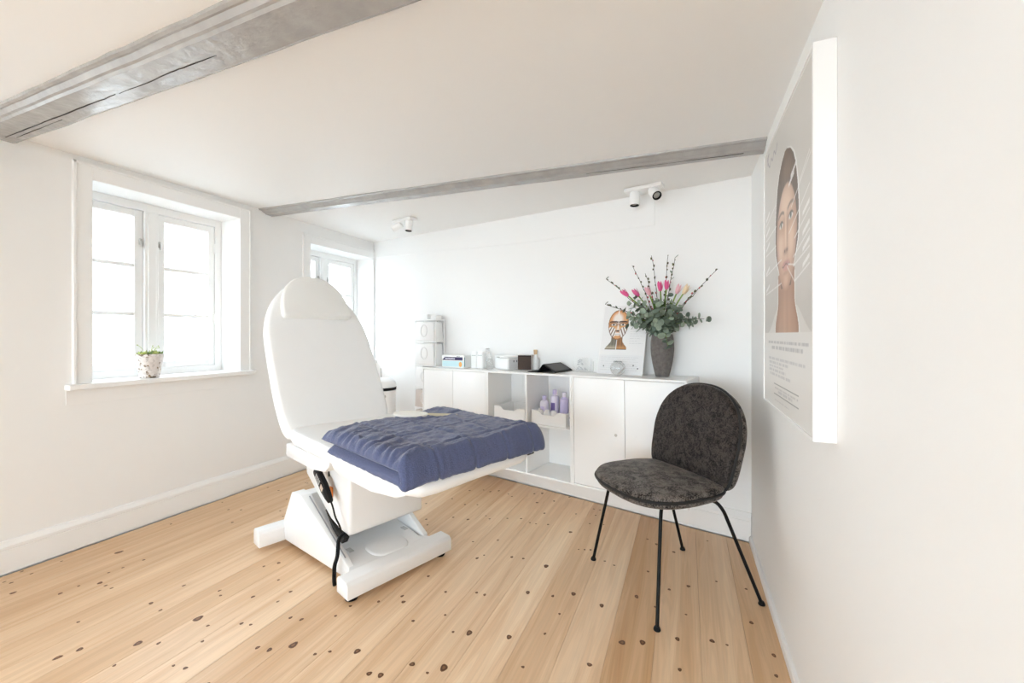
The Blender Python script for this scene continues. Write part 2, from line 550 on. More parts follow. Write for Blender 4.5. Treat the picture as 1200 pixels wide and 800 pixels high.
for k in range(-18, 4):
    xa = max(X0 + k * W, XL + .029)
    xb = min(X0 + (k + 1) * W, XR)
    if xb - xa < 0.01:
        continue
    ya = YR
    g = 0.0003
    bm = bmesh.new()
    # top edges softened so the joints read as fine grooves
    b0, t0 = -0.020, 0.0
    xs = [(xa + g, b0), (xa + g, t0 - .0007), (xa + g + .0009, t0), (xb - g - .0009, t0), (xb - g, t0 - .0007), (xb - g, b0)]
    lo = [bm.verts.new((x, ya, z)) for x, z in xs]
    hi = [bm.verts.new((x, yback(x) - .029, z)) for x, z in xs]
    bm.faces.new(lo)
    bm.faces.new(hi[::-1])
    for i in range(6):
        bm.faces.new([lo[i], hi[i], hi[(i + 1) % 6], lo[(i + 1) % 6]])
    pl = obj('plank', bm, PINE, floor, smooth=False)
    pl['tone'] = float(TONES.get(k, 0.0))
    ks = [q for q in KNOTS if xa + .008 < q[0] < xb - .008]
    if ks:
        bm = bmesh.new()
        lay = bm.verts.layers.float.new('ring')
        for (x, y, mm) in ks:
            r = {9: 9.5, 8: 8.5, 16: 14.0, 21: 18.5}.get(mm, 14.0) / 1000.0 * rnd.uniform(.65, .95)
            el = rnd.uniform(.75, 1.35)
            ang = rnd.uniform(-.5, .5)
            r = min(r, x - xa - .002, xb - x - .002)
            c = bm.verts.new((x, y, .0005))
            c[lay] = 0.0
            prev = [c]
            for rr in (0.45, 0.75, 1.0):
                ring = []
                for j in range(12):
                    a = 2 * math.pi * j / 12
                    q = rr * r * (1 + .10 * math.sin(3 * a + x * 40))
                    vx, vy = math.cos(a) * q * .85, math.sin(a) * q * el * .85
                    v = bm.verts.new((x + vx * math.cos(ang) - vy * math.sin(ang) * .3, y + vy, .0005 if rr < 1 else .0001))
                    v[lay] = rr
                    ring.append(v)
                for j in range(12):
                    if len(prev) == 1:
                        bm.faces.new([c, ring[j], ring[(j + 1) % 12]])
                    else:
                        bm.faces.new([prev[j], ring[j], ring[(j + 1) % 12], prev[(j + 1) % 12]])
                prev = ring
        obj('knots', bm, KNOT, pl, smooth=False, kind='stuff')

# ceiling, slightly out of level as old houses are
bm = bmesh.new()
prism(bm, [(XL - .3, zceil(XL - .3)), (XR + .15, zceil(XR + .15)), (XR + .15, 2.35), (XL - .3, 2.35)], 'y', YR - .2, 3.75)
structure('ceiling', bm, CEIL)

# left wall with its window openings
WINS = [  # y0, y1, mullion centre, head height
    (1.120, 1.985, 1.5425, 2.000),
    (2.545, 3.372, 2.925, 1.943),
    (-0.270, 0.595, 0.1525, 2.000),
    (-1.660, -0.795, -1.2375, 2.000),
    (-3.050, -2.185, -2.6275, 2.000),  # unseen window, added to let in more daylight
]
ZS = 0.885
XO = XL - 0.30
bm = bmesh.new()
ys = [YR - .2]
for y0, y1, _m, zt in sorted(WINS):
    box(bm, XO, XL, ys[-1], y0, -.02, 2.2)
    box(bm, XO, XL, y0, y1, -.02, ZS - .03)
    box(bm, XO, XL, y0, y1, zt, 2.2)
    ys.append(y1)
box(bm, XO, XL, ys[-1], 3.75, -.02, 2.2)
bmesh.ops.remove_doubles(bm, verts=bm.verts[:], dist=1e-5)
structure('wall_left', bm, WALL)

bm = bmesh.new()
box(bm, XR, XR + .15, YR - .2, 2.75, -.02, 2.2)
structure('wall_right', bm, WALL)

bm = bmesh.new()
a0, a1 = bwp(-.30, 0), bwp(3.80, 0)
c0, c1 = bwp(-.30, -.15), bwp(3.80, -.15)
prism(bm, [(a0.x, a0.y), (a1.x, a1.y), (c1.x, c1.y), (c0.x, c0.y)], 'z', -.02, 2.2)
wall_back = structure('wall_back', bm, WALL)
# shallow boxed-out board along the top of the back wall
bm = bmesh.new()
pts = [(3.44, 1.955), (2.777, 1.925), (1.50, 1.862), (0.53, 1.842), (0.53, zceil(.335 - .974 * .53)), (3.44, zceil(-3.02))]
lo = [bm.verts.new(bwp(t, .0, z)) for t, z in pts]
hi = [bm.verts.new(bwp(t, .005, z)) for t, z in pts]
bm.faces.new(lo)
bm.faces.new(hi)
for i in range(6):
    bm.faces.new([lo[i], hi[i], hi[(i + 1) % 6], lo[(i + 1) % 6]])
structure('trim_1', bm, WALL)

# rear wall behind the camera, with an unseen wide window added to fill the room with daylight
RX0, RX1, RZ0, RZ1 = -2.8, 0.10, 0.30, 1.94
bm = bmesh.new()
box(bm, XL - .3, RX0, YR - .2, YR, -.02, 2.2)
box(bm, RX1, XR + .15, YR - .2, YR, -.02, 2.2)
box(bm, RX0, RX1, YR - .2, YR, -.02, RZ0)
box(bm, RX0, RX1, YR - .2, YR, RZ1, 2.2)
structure('wall_rear', bm, WALL)


# skirting boards: plain board, fine groove, moulded top
PROF = [(0.0, 0.0045), (0.020, 0.0045), (0.019, 0.010), (0.019, 0.112), (0.016, 0.115), (0.019, 0.118),
        (0.019, 0.132), (0.012, 0.146), (0.008, 0.156), (0.0, 0.158)]


def skirting(name, p, q, nrm, prof=PROF):
    bm = bmesh.new()
    p, q, nrm = Vector(p), Vector(q), Vector(nrm)
    lo = [bm.verts.new((p.x + nrm.x * d, p.y + nrm.y * d, z)) for d, z in prof]
    hi = [bm.verts.new((q.x + nrm.x * d, q.y + nrm.y * d, z)) for d, z in prof]
    n = len(prof)
    bm.faces.new(lo)
    bm.faces.new(hi[::-1])
    for i in range(n):
        bm.faces.new([lo[i], hi[i], hi[(i + 1) % n], lo[(i + 1) % n]])
    return structure(name, bm, TRIM)


skirting('baseboard_left', (XL, YR), (XL, 3.37), (1, 0))
skirting('baseboard_back', bwp(0.0, 0)[:2], bwp(3.43, 0)[:2], NV)
skirting('baseboard_right', (XR, YR), (XR, 2.60), (-1, 0), [(0, 0), (.014, 0), (.014, .030), (.010, .036), (0, .036)])


# windows
def window(n, y0, y1, mc, zt, front):
    w = bpy.data.objects.new('window_%d' % n, None)
    col.objects.link(w)
    w.location = (XL, (y0 + y1) / 2, ZS)
    w['kind'] = 'structure'
    oy, oz = (y0 + y1) / 2, ZS

    def B(bm, x0, x1, ya, yb, za, zb, bv=.002):
        box(bm, x0 - XL, x1 - XL, ya - oy, yb - oy, za - oz, zb - oz, bv, 1)
    # architrave (head and two jambs) with a raised outer bead
    ai, ao = (0.053, 0.030) if front else (0.04, 0.04)
    aw_l, aw_r = y0 - .028, y1 + (.076 if y1 < 3.3 else .016)
    il, ir = y0 + .052, y1 - .003
    ht = zt + .086 if n != 2 else zt + .08
    bm = bmesh.new()
    B(bm, XL, XL + .016, aw_l, il, ZS - .0, ht)
    B(bm, XL, XL + .016, ir, aw_r, ZS - .0, ht)
    B(bm, XL, XL + .016, il, ir, zt - .0, ht)
    B(bm, XL + .016, XL + .022, aw_l, aw_l + .014, ZS, ht)
    B(bm, XL + .016, XL + .022, aw_l, aw_r, ht - .014, ht)
    if aw_r - ir > .05:
        B(bm, XL + .016, XL + .022, aw_r - .014, aw_r, ZS, ht)
    obj('architrave', bm, TRIM, w)
    # sill board
    bm = bmesh.new()
    B(bm, XL - .24, XL + .052, y0 - .055, min(y1 + .10, 3.385), ZS - .030, ZS, .004)
    obj('window_sill', bm, TRIM, w)
    bm = bmesh.new()
    B(bm, XL, XL + .004, y0 - .05, min(y1 + .09, 3.385), ZS - .11, ZS - .03, .001)
    obj('apron', bm, WALL, w)
    # fixed frame
    xf0, xf1 = -3.29, -3.225
    bm = bmesh.new()
    B(bm, xf0, xf1, y0, y0 + .042, ZS, zt)
    B(bm, xf0, xf1, y1 - .042, y1, ZS, zt)
    B(bm, xf0, xf1, y0 + .042, y1 - .042, zt - .050, zt)
    B(bm, xf0, xf1, y0 + .042, y1 - .042, ZS, ZS + .042)
    B(bm, xf0, xf1 + .012, mc - .037, mc + .037, ZS + .042, zt - .05)
    B(bm, xf1 + .012, xf1 + .02, mc - .022, mc + .022, ZS + .05, zt - .06)
    obj('window_frame', bm, TRIM, w)
    # two casements, each with two glazing bars
    for ya, yb, latch in ((y0 + .044, mc - .039, mc - .052), (mc + .039, y1 - .044, mc + .052)):
        za, zb = ZS + .044, zt - .053
        x0, x1 = -3.275, -3.235
        st = .043
        bm = bmesh.new()
        B(bm, x0, x1, ya, ya + st, za, zb)
        B(bm, x0, x1, yb - st, yb, za, zb)
        B(bm, x0, x1, ya + st, yb - st, zb - st, zb)
        B(bm, x0, x1, ya + st, yb - st, za, za + st)
        s = obj('sash', bm, TRIM, w)
        gz0, gz1 = za + st, zb - st
        for k in (1, 2):
            zc = gz0 + (gz1 - gz0) * k / 3
            bm = bmesh.new()
            B(bm, x0 + .004, x1 - .004, ya + st, yb - st, zc - .012, zc + .012)
            obj('glazing_bar', bm, TRIM, s)
        for k in range(3):
            zc0, zc1 = gz0 + (gz1 - gz0) * k / 3 + .011, gz0 + (gz1 - gz0) * (k + 1) / 3 - .011
            bm = bmesh.new()
            box(bm, -3.257 - XL, -3.253 - XL, ya + st - oy, yb - st - oy, zc0 - oz, zc1 - oz)
            obj('pane', bm, GLASS, s, smooth=False)
        # small catch on the meeting stile and hinges on the outer one
        for zc in (zb - .20,):
            bm = bmesh.new()
            B(bm, x1, x1 + .012, latch - .008, latch + .008, zc - .02, zc + .02)
            B(bm, x1 + .010, x1 + .02, latch - .004, latch + .004, zc - .035, zc + .006)
            obj('catch', bm, STEEL, s)
        hy = ya + .004 if latch < mc else yb - .004
        for zc in (zb - .16, za + .34):
            bm = bmesh.new()
            lathe(bm, [(0, -.035), (.006, -.035), (.006, .035), (0, .035)], 8)
            bmesh.ops.translate(bm, verts=bm.verts[:], vec=(x1 + .006 - XL, hy - oy, zc - oz))
            obj('hinge', bm, TRIM, s)
    return w


for i, (y0, y1, mc, zt) in enumerate(WINS):
    window(i + 1, y0, y1, mc, zt, i < 2)

w = bpy.data.objects.new('window_6', None)  # unseen rear glazing, added as a source of fill daylight
col.objects.link(w)
w['kind'] = 'structure'
bm = bmesh.new()
nb = 4
for k in range(nb + 1):
    x = RX0 + (RX1 - RX0) * k / nb
    box(bm, max(RX0, x - .04), min(RX1, x + .04), YR - .16, YR - .09, RZ0, RZ1)
box(bm, RX0, RX1, YR - .16, YR - .09, RZ0, RZ0 + .06)
box(bm, RX0, RX1, YR - .16, YR - .09, RZ1 - .06, RZ1)
obj('window_frame', bm, TRIM, w, smooth=False)
for k in range(nb):
    bm = bmesh.new()
    xa, xb = RX0 + (RX1 - RX0) * k / nb + .04, RX0 + (RX1 - RX0) * (k + 1) / nb - .04
    box(bm, xa, xb, YR - .127, YR - .123, RZ0 + .06, RZ1 - .06)
    obj('pane', bm, GLASS, w, smooth=False)

# daylight portals in the openings (they only guide the sky light, they emit nothing themselves)
for i, (y0, y1, mc, zt) in enumerate(WINS):
    l = bpy.data.lights.new('window_portal', 'AREA')
    l.shape = 'RECTANGLE'
    l.size = zt - ZS
    l.size_y = y1 - y0
    l.cycles.is_portal = True
    o = bpy.data.objects.new('window_portal', l)
    o.location = (XO - .01, (y0 + y1) / 2, (zt + ZS) / 2)
    o.rotation_euler = (0, -math.pi / 2, 0)
    col.objects.link(o)
l = bpy.data.lights.new('window_portal', 'AREA')
l.shape = 'RECTANGLE'
l.size = RX1 - RX0
l.size_y = RZ1 - RZ0
l.cycles.is_portal = True
o = bpy.data.objects.new('window_portal', l)
o.location = ((RX0 + RX1) / 2, YR - .22, (RZ0 + RZ1) / 2)
o.rotation_euler = (math.pi / 2, 0, 0)
col.objects.link(o)

# the street outside
GROUND = mat('pale_pavement', (0.22, 0.22, 0.215), 0.9)
PLASTER = mat('pale_plaster_facade', (0.66, 0.65, 0.63), 0.9, var=0.03, var_scale=1.5)
DGLASS = mat('dull_window_glass', (0.20, 0.21, 0.22), 0.25)
ROOF = mat('grey_roof_slate', (0.25, 0.25, 0.26), 0.8)
bm = bmesh.new()
box(bm, -40, 30, -40, 30, -3.6, -3.5)
structure('ground', bm, GROUND)
fac = thing('townhouse', 'pale plastered house across the street seen through the window', 'building', (-13.5, 8, -3.5))
bm = bmesh.new()
box(bm, -6, 0, -14, 14, 0, 8.2)
obj('wall', bm, PLASTER, fac, smooth=False)
bm = bmesh.new()
prism(bm, [(0.35, 8.2), (-3, 11.2), (-6.35, 8.2)], 'y', -14, 14)
obj('roof', bm, ROOF, fac, smooth=False)
for fz, hh, ww in ((5.25, .60, .62), (3.80, .80, .60), (6.75, .60, .62), (1.6, 1.2, .9)):
    for yc in (-.72, 1.9, -3.3, -5.9, -8.5, 7.3, 9.9):
        bm = bmesh.new()
        box(bm, -.02, .04, yc - ww / 2 - .06, yc - ww / 2, fz - .06, fz + hh + .06)
        box(bm, -.02, .04, yc + ww / 2, yc + ww / 2 + .06, fz - .06, fz + hh + .06)
        box(bm, -.02, .04, yc - ww / 2, yc + ww / 2, fz + hh, fz + hh + .06)
        box(bm, -.02, .04, yc - ww / 2, yc + ww / 2, fz - .06, fz)
        box(bm, -.02, .03, yc - .05, yc + .05, fz, fz + hh)
        bmesh.ops.remove_doubles(bm, verts=bm.verts[:], dist=1e-5)
        wf = obj('window', bm, TRIM, fac, smooth=False)
        for sgn in (-1, 1):
            bm = bmesh.new()
            box(bm, -.01, .012, yc + (.05 if sgn > 0 else -ww / 2), yc + (ww / 2 if sgn > 0 else -.05), fz, fz + hh)
            obj('pane', bm, DGLASS, wf, smooth=False)

# two painted beams under the ceiling, running from window wall to right wall
def beam(label, prof, crack):
    bt = thing('ceiling_beam', label, 'beam', (0, 0, 0), group=None)
    bm = bmesh.new()
    xa, xb = XL, XR
    n = 40
    rings = []
    for k in range(n + 1):
        x = xa + (xb - xa) * k / n
        zc = zceil(x)
        rings.append([bm.verts.new((x, y + .0035 * fbm(x * 2.2, y * 3) + (.004 * fbm(x * 6, y * 9) if i in (0, 1) else 0),
                                    zc + dz + (.0025 * fbm(x * 3, y * 5, 3) if dz < 0 else .004)))
                      for i, (y, dz) in enumerate(prof)])
    m = len(prof)
    for A, B_ in zip(rings[:-1], rings[1:]):
        for i in range(m - 1):
            bm.faces.new([A[i], B_[i], B_[i + 1], A[i + 1]])
    bm.faces.new(rings[0])
    bm.faces.new(rings[-1])
    obj('beam_timber', bm, BEAM, bt, angle=25)
    for (x0, x1, y0, y1, w_, drop) in crack:
        bm = bmesh.new()
        pts = []
        n = 24
        up, dn = [], []
        for k in range(n + 1):
            f = k / n
            x = x0 + (x1 - x0) * f
            y = y0 + (y1 - y0) * f + .003 * fbm(x * 8, y0 * 10)
            ww = w_ * (math.sin(math.pi * min(max(f, .03), .97)) ** .5) * (.6 + .5 * abs(fbm(x * 14, 2)))
            z = zceil(x) - drop - .0012
            up.append((x, y - ww, z))
            dn.append((x, y + ww, z))
        lo = [bm.verts.new(p) for p in up + dn[::-1]]
        hi = [bm.verts.new((p[0], p[1], p[2] + .006)) for p in up + dn[::-1]]
        m = len(lo)
        for k in range(n):
            bm.faces.new([lo[k], lo[k + 1], lo[m - 2 - k], lo[m - 1 - k]])
        for k in range(m):
            bm.faces.new([lo[k], hi[k], hi[(k + 1) % m], lo[(k + 1) % m]])
        obj('crack', bm, DARK, bt, smooth=False)
    for j in range(14):
        pass
    return bt


beam('grey painted ceiling beam nearest the camera, with a long dark crack underneath',
     [(.727, .0), (.729, -.010), (.738, -.013), (.745, -.012), (.756, -.026), (.765, -.028), (.772, -.036), (.885, -.036), (.900, -.028), (.925, .0)],
     [(-2.95, -1.98, .842, .836, .0030, .036), (-1.96, -1.38, .838, .832, .0018, .036), (-2.9, -2.45, .862, .858, .0012, .036)])
beam('thinner grey ceiling beam farther back, ending by the wall poster',
     [(2.130, .0), (2.133, -.008), (2.146, -.011), (2.154, -.010), (2.172, -.022), (2.182, -.024), (2.190, -.031), (2.242, -.033), (2.262, -.022), (2.285, .0)],
     [(-.5, .25, 2.205, 2.208, .0009, .0322)])

# ------------------------------------------------------------------ treatment couch (local x to the foot end, local y to the far side)
CO = (-1.6, 1.55, 0.0)
CRZ = math.atan2(-.327, .945)
couch = thing('treatment_couch', 'white electric treatment couch with raised rounded backrest, standing on the pine floor', 'couch', CO, CRZ)

bm = bmesh.new()   # front cross bar
prism(bm, [(.250, .028), (.352, .028), (.352, .086), (.336, .100), (.264, .100), (.250, .086)], 'y', -.128, .432, .003)
obj('front_foot_bar', bm, COUCH, couch)
bm = bmesh.new()   # rear cross bar
prism(bm, [(-.405, .028), (-.405, .098), (-.420, .112), (-.480, .112), (-.495, .098), (-.495, .028)], 'y', -.238, .52, .003)
obj('rear_foot_bar', bm, COUCH, couch)
bm = bmesh.new()   # low deck between the bars
prism(bm, [(-.40, -.08), (.20, -.030), (.25, -.085), (.30, -.10), (.30, .40), (.25, .385), (.20, .325), (-.40, .42)], 'z', .035, .088, .010)
obj('base_deck', bm, COUCH, couch)
bm = bmesh.new()
cushion(bm, superellipse(.16, .17, .10, .10, 2.5, 40), .02, .012, Matrix.Translation((0, 0, .084)), crown=.006)
obj('deck_hump', bm, COUCH, couch)
for y in (.02, .33):
    bm = bmesh.new()
    box(bm, .05, .095, y - .012, y + .012, .088, .0905, .001, 1)
    obj('deck_label', bm, STEEL, couch)
bm = bmesh.new()
lathe(bm, [(0, -.006), (.009, -.006), (.009, .003), (.006, .006), (0, .006)], 14)
bmesh.ops.rotate(bm, verts=bm.verts[:], matrix=Matrix.Rotation(math.pi / 2, 3, 'Y'))
bmesh.ops.translate(bm, verts=bm.verts[:], vec=(.050, .17, .196))
obj('status_lamp', bm, mat('dark_red_lens', (.10, .02, .025), .3), couch)
# tapering side housings of the lifting arm, one on each side, and the plate between them
sec = [(-.400, .032), (-.425, .125), (-.350, .300), (-.262, .302), (.215, .092), (.225, .034)]
for near in (True, False):
    bm = bmesh.new()
    lo, hi = [], []
    for (s, z) in sec:
        ins = .012 * max(0, (z - .1) / .2)
        ya = -.115 + .09 * (s + .4) + ins
        yb = .43 - .08 * (s + .4) - ins
        y0, y1 = (ya, max(-.032, ya + .03)) if near else (min(.388, yb - .03), yb)
        lo.append(bm.verts.new((s, y0, z)))
        hi.append(bm.verts.new((s, y1, z)))
    fs = [bm.faces.new(lo), bm.faces.new(hi[::-1])]
    for i in range(6):
        fs.append(bm.faces.new([lo[i], hi[i], hi[(i + 1) % 6], lo[(i + 1) % 6]]))
    bmesh.ops.bevel(bm, geom=list({e for f in fs for e in f.edges}), offset=.006, segments=3, profile=.5, affect='EDGES')
    obj('lift_housing', bm, COUCH, couch)
bm = bmesh.new()
prism(bm, [(-.40, .080), (-.415, .125), (-.345, .292), (-.27, .292), (-.06, .080)], 'y', -.034, .390)
obj('lift_plate', bm, COUCH, couch, smooth=False)
bm = bmesh.new()
prism(bm, [(-.20, .150), (.02, .185), (.04, .215), (-.18, .25)], 'y', .10, .26, .006)
obj('lift_arm', bm, COUCH, couch)
A, B_ = Vector((-.235, 0, .2925)), Vector((.17, 0, .1135))
SEAM = mat('grey_seam', (.35, .36, .38), .5)
for ya, yb in ((-.052, -.047),):   # groove strips on the sloping face
    bm = bmesh.new()
    vs = [bm.verts.new((p.x, y, p.z + dz)) for p in (A, B_) for y in (ya, yb) for dz in (0, .003)]
    bmesh.ops.convex_hull(bm, input=vs)
    obj('housing_rib', bm, SEAM, couch, smooth=False)
# column box under the seat
bm = bmesh.new()
prism(bm, [(.168, .200), (.168, .565), (-.365, .565), (-.335, .385), (-.02, .235), (.06, .200)], 'y', -.030, .385, .018, 3)
obj('lift_column', bm, COUCH, couch)
bm = bmesh.new()   # dark bellows between column and housing
prism(bm, [(.05, .195), (-.08, .262), (.0, .19), (.10, .150), (.12, .180)], 'y', -.034, -.005)
obj('bellows', bm, DARK, couch, smooth=False)
# seat tray and leg tray
bm = bmesh.new()
prism(bm, [(-.222, .600), (-.225, .545), (-.21, .535), (.10, .538), (.225, .552), (.262, .580), (.275, .606)], 'y', -.170, .448, .006)
obj('seat_tray', bm, COUCH, couch)
bm = bmesh.new()
prism(bm, [(.285, .608), (.31, .585), (.37, .570), (.62, .572), (.78, .588), (.825, .606)], 'y', -.170, .448, .006)
obj('leg_tray', bm, COUCH, couch)


# mattress with a stretch sheet: gathered wrinkles near the foot end
def mat_disp(x, y, z):
    w_ = .006 * fbm(x * 2.2, y * 2.2, 1.7)
    edge = max(0, abs(y - .14) - .22) / .1
    w_ += .004 * edge * math.sin(60 * x + 6 * fbm(x * 4, y * 4)) * (1 if x > .1 else .3)
    return Vector((0, 0, w_ * (1 if z > -.02 else .8)))


bm = bmesh.new()
cushion(bm, superellipse(.325, .14, .575, .318, 9.0, 160), .066, .028, Matrix.Translation((0, 0, .637)), crown=.004, disp=mat_disp, rings=12)
obj('mattress', bm, SHEET, couch, angle=80)

# backrest: broad pad narrowing to a round head end
CS = .12
def width_at(u):
    ks = [(-.03, .285), (.05, .302), (.2, .308), (.40, .306), (.52, .303), (.62, .295), (.72, .270), (.80, .235), (.87, .185), (.92, .135), (.955, .075), (.972, 0)]
    for (a, wa), (b, wb) in zip(ks[:-1], ks[1:]):
        if u <= b:
            t = (u - a) / (b - a)
            t = max(0, t)
            return wa + (wb - wa) * t
    return 0.0
us = [-.03 + .985 * (1 - math.cos(math.pi * k / 40)) / 2 for k in range(41)]
outl = [(CS - width_at(u), u) for u in us] + [(CS + width_at(u), u) for u in us[::-1]]
def resample(pts, n):
    P = [Vector(p) for p in pts]
    P.append(P[0])
    d = [0]
    for a, b in zip(P[:-1], P[1:]):
        d.append(d[-1] + (b - a).length)
    out = []
    j = 0
    for k in range(n):
        s = d[-1] * k / n
        while d[j + 1] < s:
            j += 1
        t = (s - d[j]) / max(1e-9, d[j + 1] - d[j])
        p = P[j].lerp(P[j + 1], t)
        out.append((p.x, p.y))
    return out
outl = resample(outl, 120)
# smooth the outline a little
for _ in range(3):
    outl = [((a[0] + 2 * b[0] + c[0]) / 4, (a[1] + 2 * b[1] + c[1]) / 4) for a, b, c in zip(outl[-1:] + outl[:-1], outl, outl[1:] + outl[:1])]
# pad local (x=l, y=u, z=face normal); face looks to the foot end and up
DS, DZ = -.497, .868
Mb = Matrix(((0, DS, DZ, -.2), (1, 0, 0, 0), (0, DZ, -DS, .66), (0, 0, 0, 1)))
def back_disp(x, y, z):
    return Vector((0, 0, .004 * fbm(x * 3, y * 3, 5)))
bm = bmesh.new()
cushion(bm, outl, .085, .030, Mb @ Matrix.Translation((0, 0, -.046)), crown=.006, disp=back_disp, rings=10)
obj('backrest', bm, SHEET, couch, angle=80)
bm = bmesh.new()   # metal plate behind the pad
inner = [(CS + (x - CS) * .8, .40 + (y - .40) * .8) for x, y in outl]
cushion(bm, inner, .02, .006, Mb @ Matrix.Translation((0, 0, -.098)))
obj('back_plate', bm, COUCH, couch)
for y in (-.02, .26):
    bm = bmesh.new()
    tube(bm, [(-.18, y, .57), Mb @ Vector((y, .22, -.10))], .016, 10)
    obj('back_strut', bm, COUCH, couch)
# rounded headrest cushion
hp = []
for k in range(49):
    a = math.pi * k / 48
    hp.append(((.118 + .205 * math.copysign(abs(math.cos(a)) ** .86, math.cos(a))), .676 + .290 * math.sin(a) ** .9))
hp += [(.118 - .205 + .410 * k / 20, .668) for k in range(21)]
hp = resample(hp, 90)
for _ in range(3):
    hp = [((a[0] + 2 * b[0] + c[0]) / 4, (a[1] + 2 * b[1] + c[1]) / 4) for a, b, c in zip(hp[-1:] + hp[:-1], hp, hp[1:] + hp[:1])]
bm = bmesh.new()
cushion(bm, hp, .050, .014, Mb @ Matrix.Translation((0, 0, .016)), crown=.010)
obj('headrest', bm, TERRY, couch, angle=80)
# adjusters below, levelling pads
for s, y in ((.30, -.085), (.30, .395), (-.45, -.06), (-.45, .40)):
    bm = bmesh.new()
    lathe(bm, [(0, 0), (.026, 0), (.028, .006), (.018, .014), (.009, .018), (.009, .04), (0, .04)], 20, s, y)
    obj('levelling_foot', bm, RUBBER, couch)
bm = bmesh.new()
box(bm, -.028, .002, -.036, -.031, .345, .395, .002, 1)
obj('orange_sticker', bm, mat('orange_label', (.80, .24, .03), .5), couch)
for c in children_of(couch):
    if c.name.startswith('orange_sticker'):
        c['label'] = 'small orange sticker'
bm = bmesh.new()
tube(bm, bend([(-.045, -.045, .49), (.0, -.055, .50), (.028, -.065, .495), (.035, -.065, .465)], .012), .0042, 8)
obj('hook', bm, RUBBER, couch)

# hand control hanging from the hook, with its thin cable
remote = thing('hand_control', 'black hand control with small buttons hanging from the couch on a hook', 'remote control', CO, CRZ)
ra, rb = Vector((-.09, -.075, .478)), Vector((.075, -.075, .358))
ax = (rb - ra).normalized()
side = Vector((ax.z, 0, -ax.x))
def RP(a, w_, d):
    return ra + ax * a + side * w_ + Vector((0, -d, 0))
Lr = (rb - ra).length
bm = bmesh.new()
outr = [(0.0, -.020), (0.01, -.026), (Lr * .6, -.027), (Lr * .82, -.023), (Lr, -.010), (Lr + .004, 0), (Lr, .010), (Lr * .82, .023), (Lr * .6, .027), (0.01, .026), (0, .020)]
lo = [bm.verts.new(RP(a, w_, -.010)) for a, w_ in outr]
hi = [bm.verts.new(RP(a, w_, .012)) for a, w_ in outr]
fs = [bm.faces.new(lo), bm.faces.new(hi[::-1])]
for i in range(len(outr)):
    fs.append(bm.faces.new([lo[i], hi[i], hi[(i + 1) % len(outr)], lo[(i + 1) % len(outr)]]))
bmesh.ops.bevel(bm, geom=list({e for f in (fs[0], fs[1]) for e in f.edges}), offset=.004, segments=2, profile=.5, affect='EDGES')
obj('handset', bm, RUBBER, remote)
GREYB = mat('grey_button', (.45, .45, .44), .5)
for r_ in range(4):
    for c_ in range(2):
        bm = bmesh.new()
        a, w_ = .040 + r_ * .014, -.004 + c_ * .016
        for sgn in (0,):
            vs = [bm.verts.new(RP(a + da, w_ + dw, d)) for da in (-.0045, .0045) for dw in (-.005, .005) for d in (.010, .0145)]
            bmesh.ops.convex_hull(bm, input=vs)
        obj('button', bm, GREYB, remote, smooth=False)
bm = bmesh.new()
vs = [bm.verts.new(RP(a, w_, d)) for a in (.100, .128) for w_ in (-.006, .020) for d in (.010, .0126)]
bmesh.ops.convex_hull(bm, input=vs)
obj('sticker', bm, mat('beige_sticker', (.62, .52, .42), .5), remote, smooth=False)
bm = bmesh.new()
tube(bm, bend([RP(Lr, 0, 0), RP(Lr + .03, .004, 0), (.112, -.07, .29), (.136, -.06, .255), (.130, -.05, .222), (.118, -.035, .205)], .03), .0042, 8)
obj('cable', bm, RUBBER, remote)

cord = thing('power_cord', 'thick black power cord dropping from the couch column to the floor', 'cord', CO, CRZ)
bm = bmesh.new()
tube(bm, bend([(.118, -.030, .205), (.128, -.062, .195), (.172, -.088, .135), (.168, -.10, .10), (.160, -.098, .03), (.156, -.094, .003)], .03), .0088, 10)
obj('cord', bm, RUBBER, cord)

# ------------------------------------------------------------------ folded quilt lying over the leg section
quilt = thing('folded_quilt', 'blue grey quilted blanket folded double on the foot of the white couch', 'blanket', CO, CRZ)
QA, QB, QC, QD = Vector((.30, -.215)), Vector((.915, -.222)), Vector((.925, .50)), Vector((.195, .600))


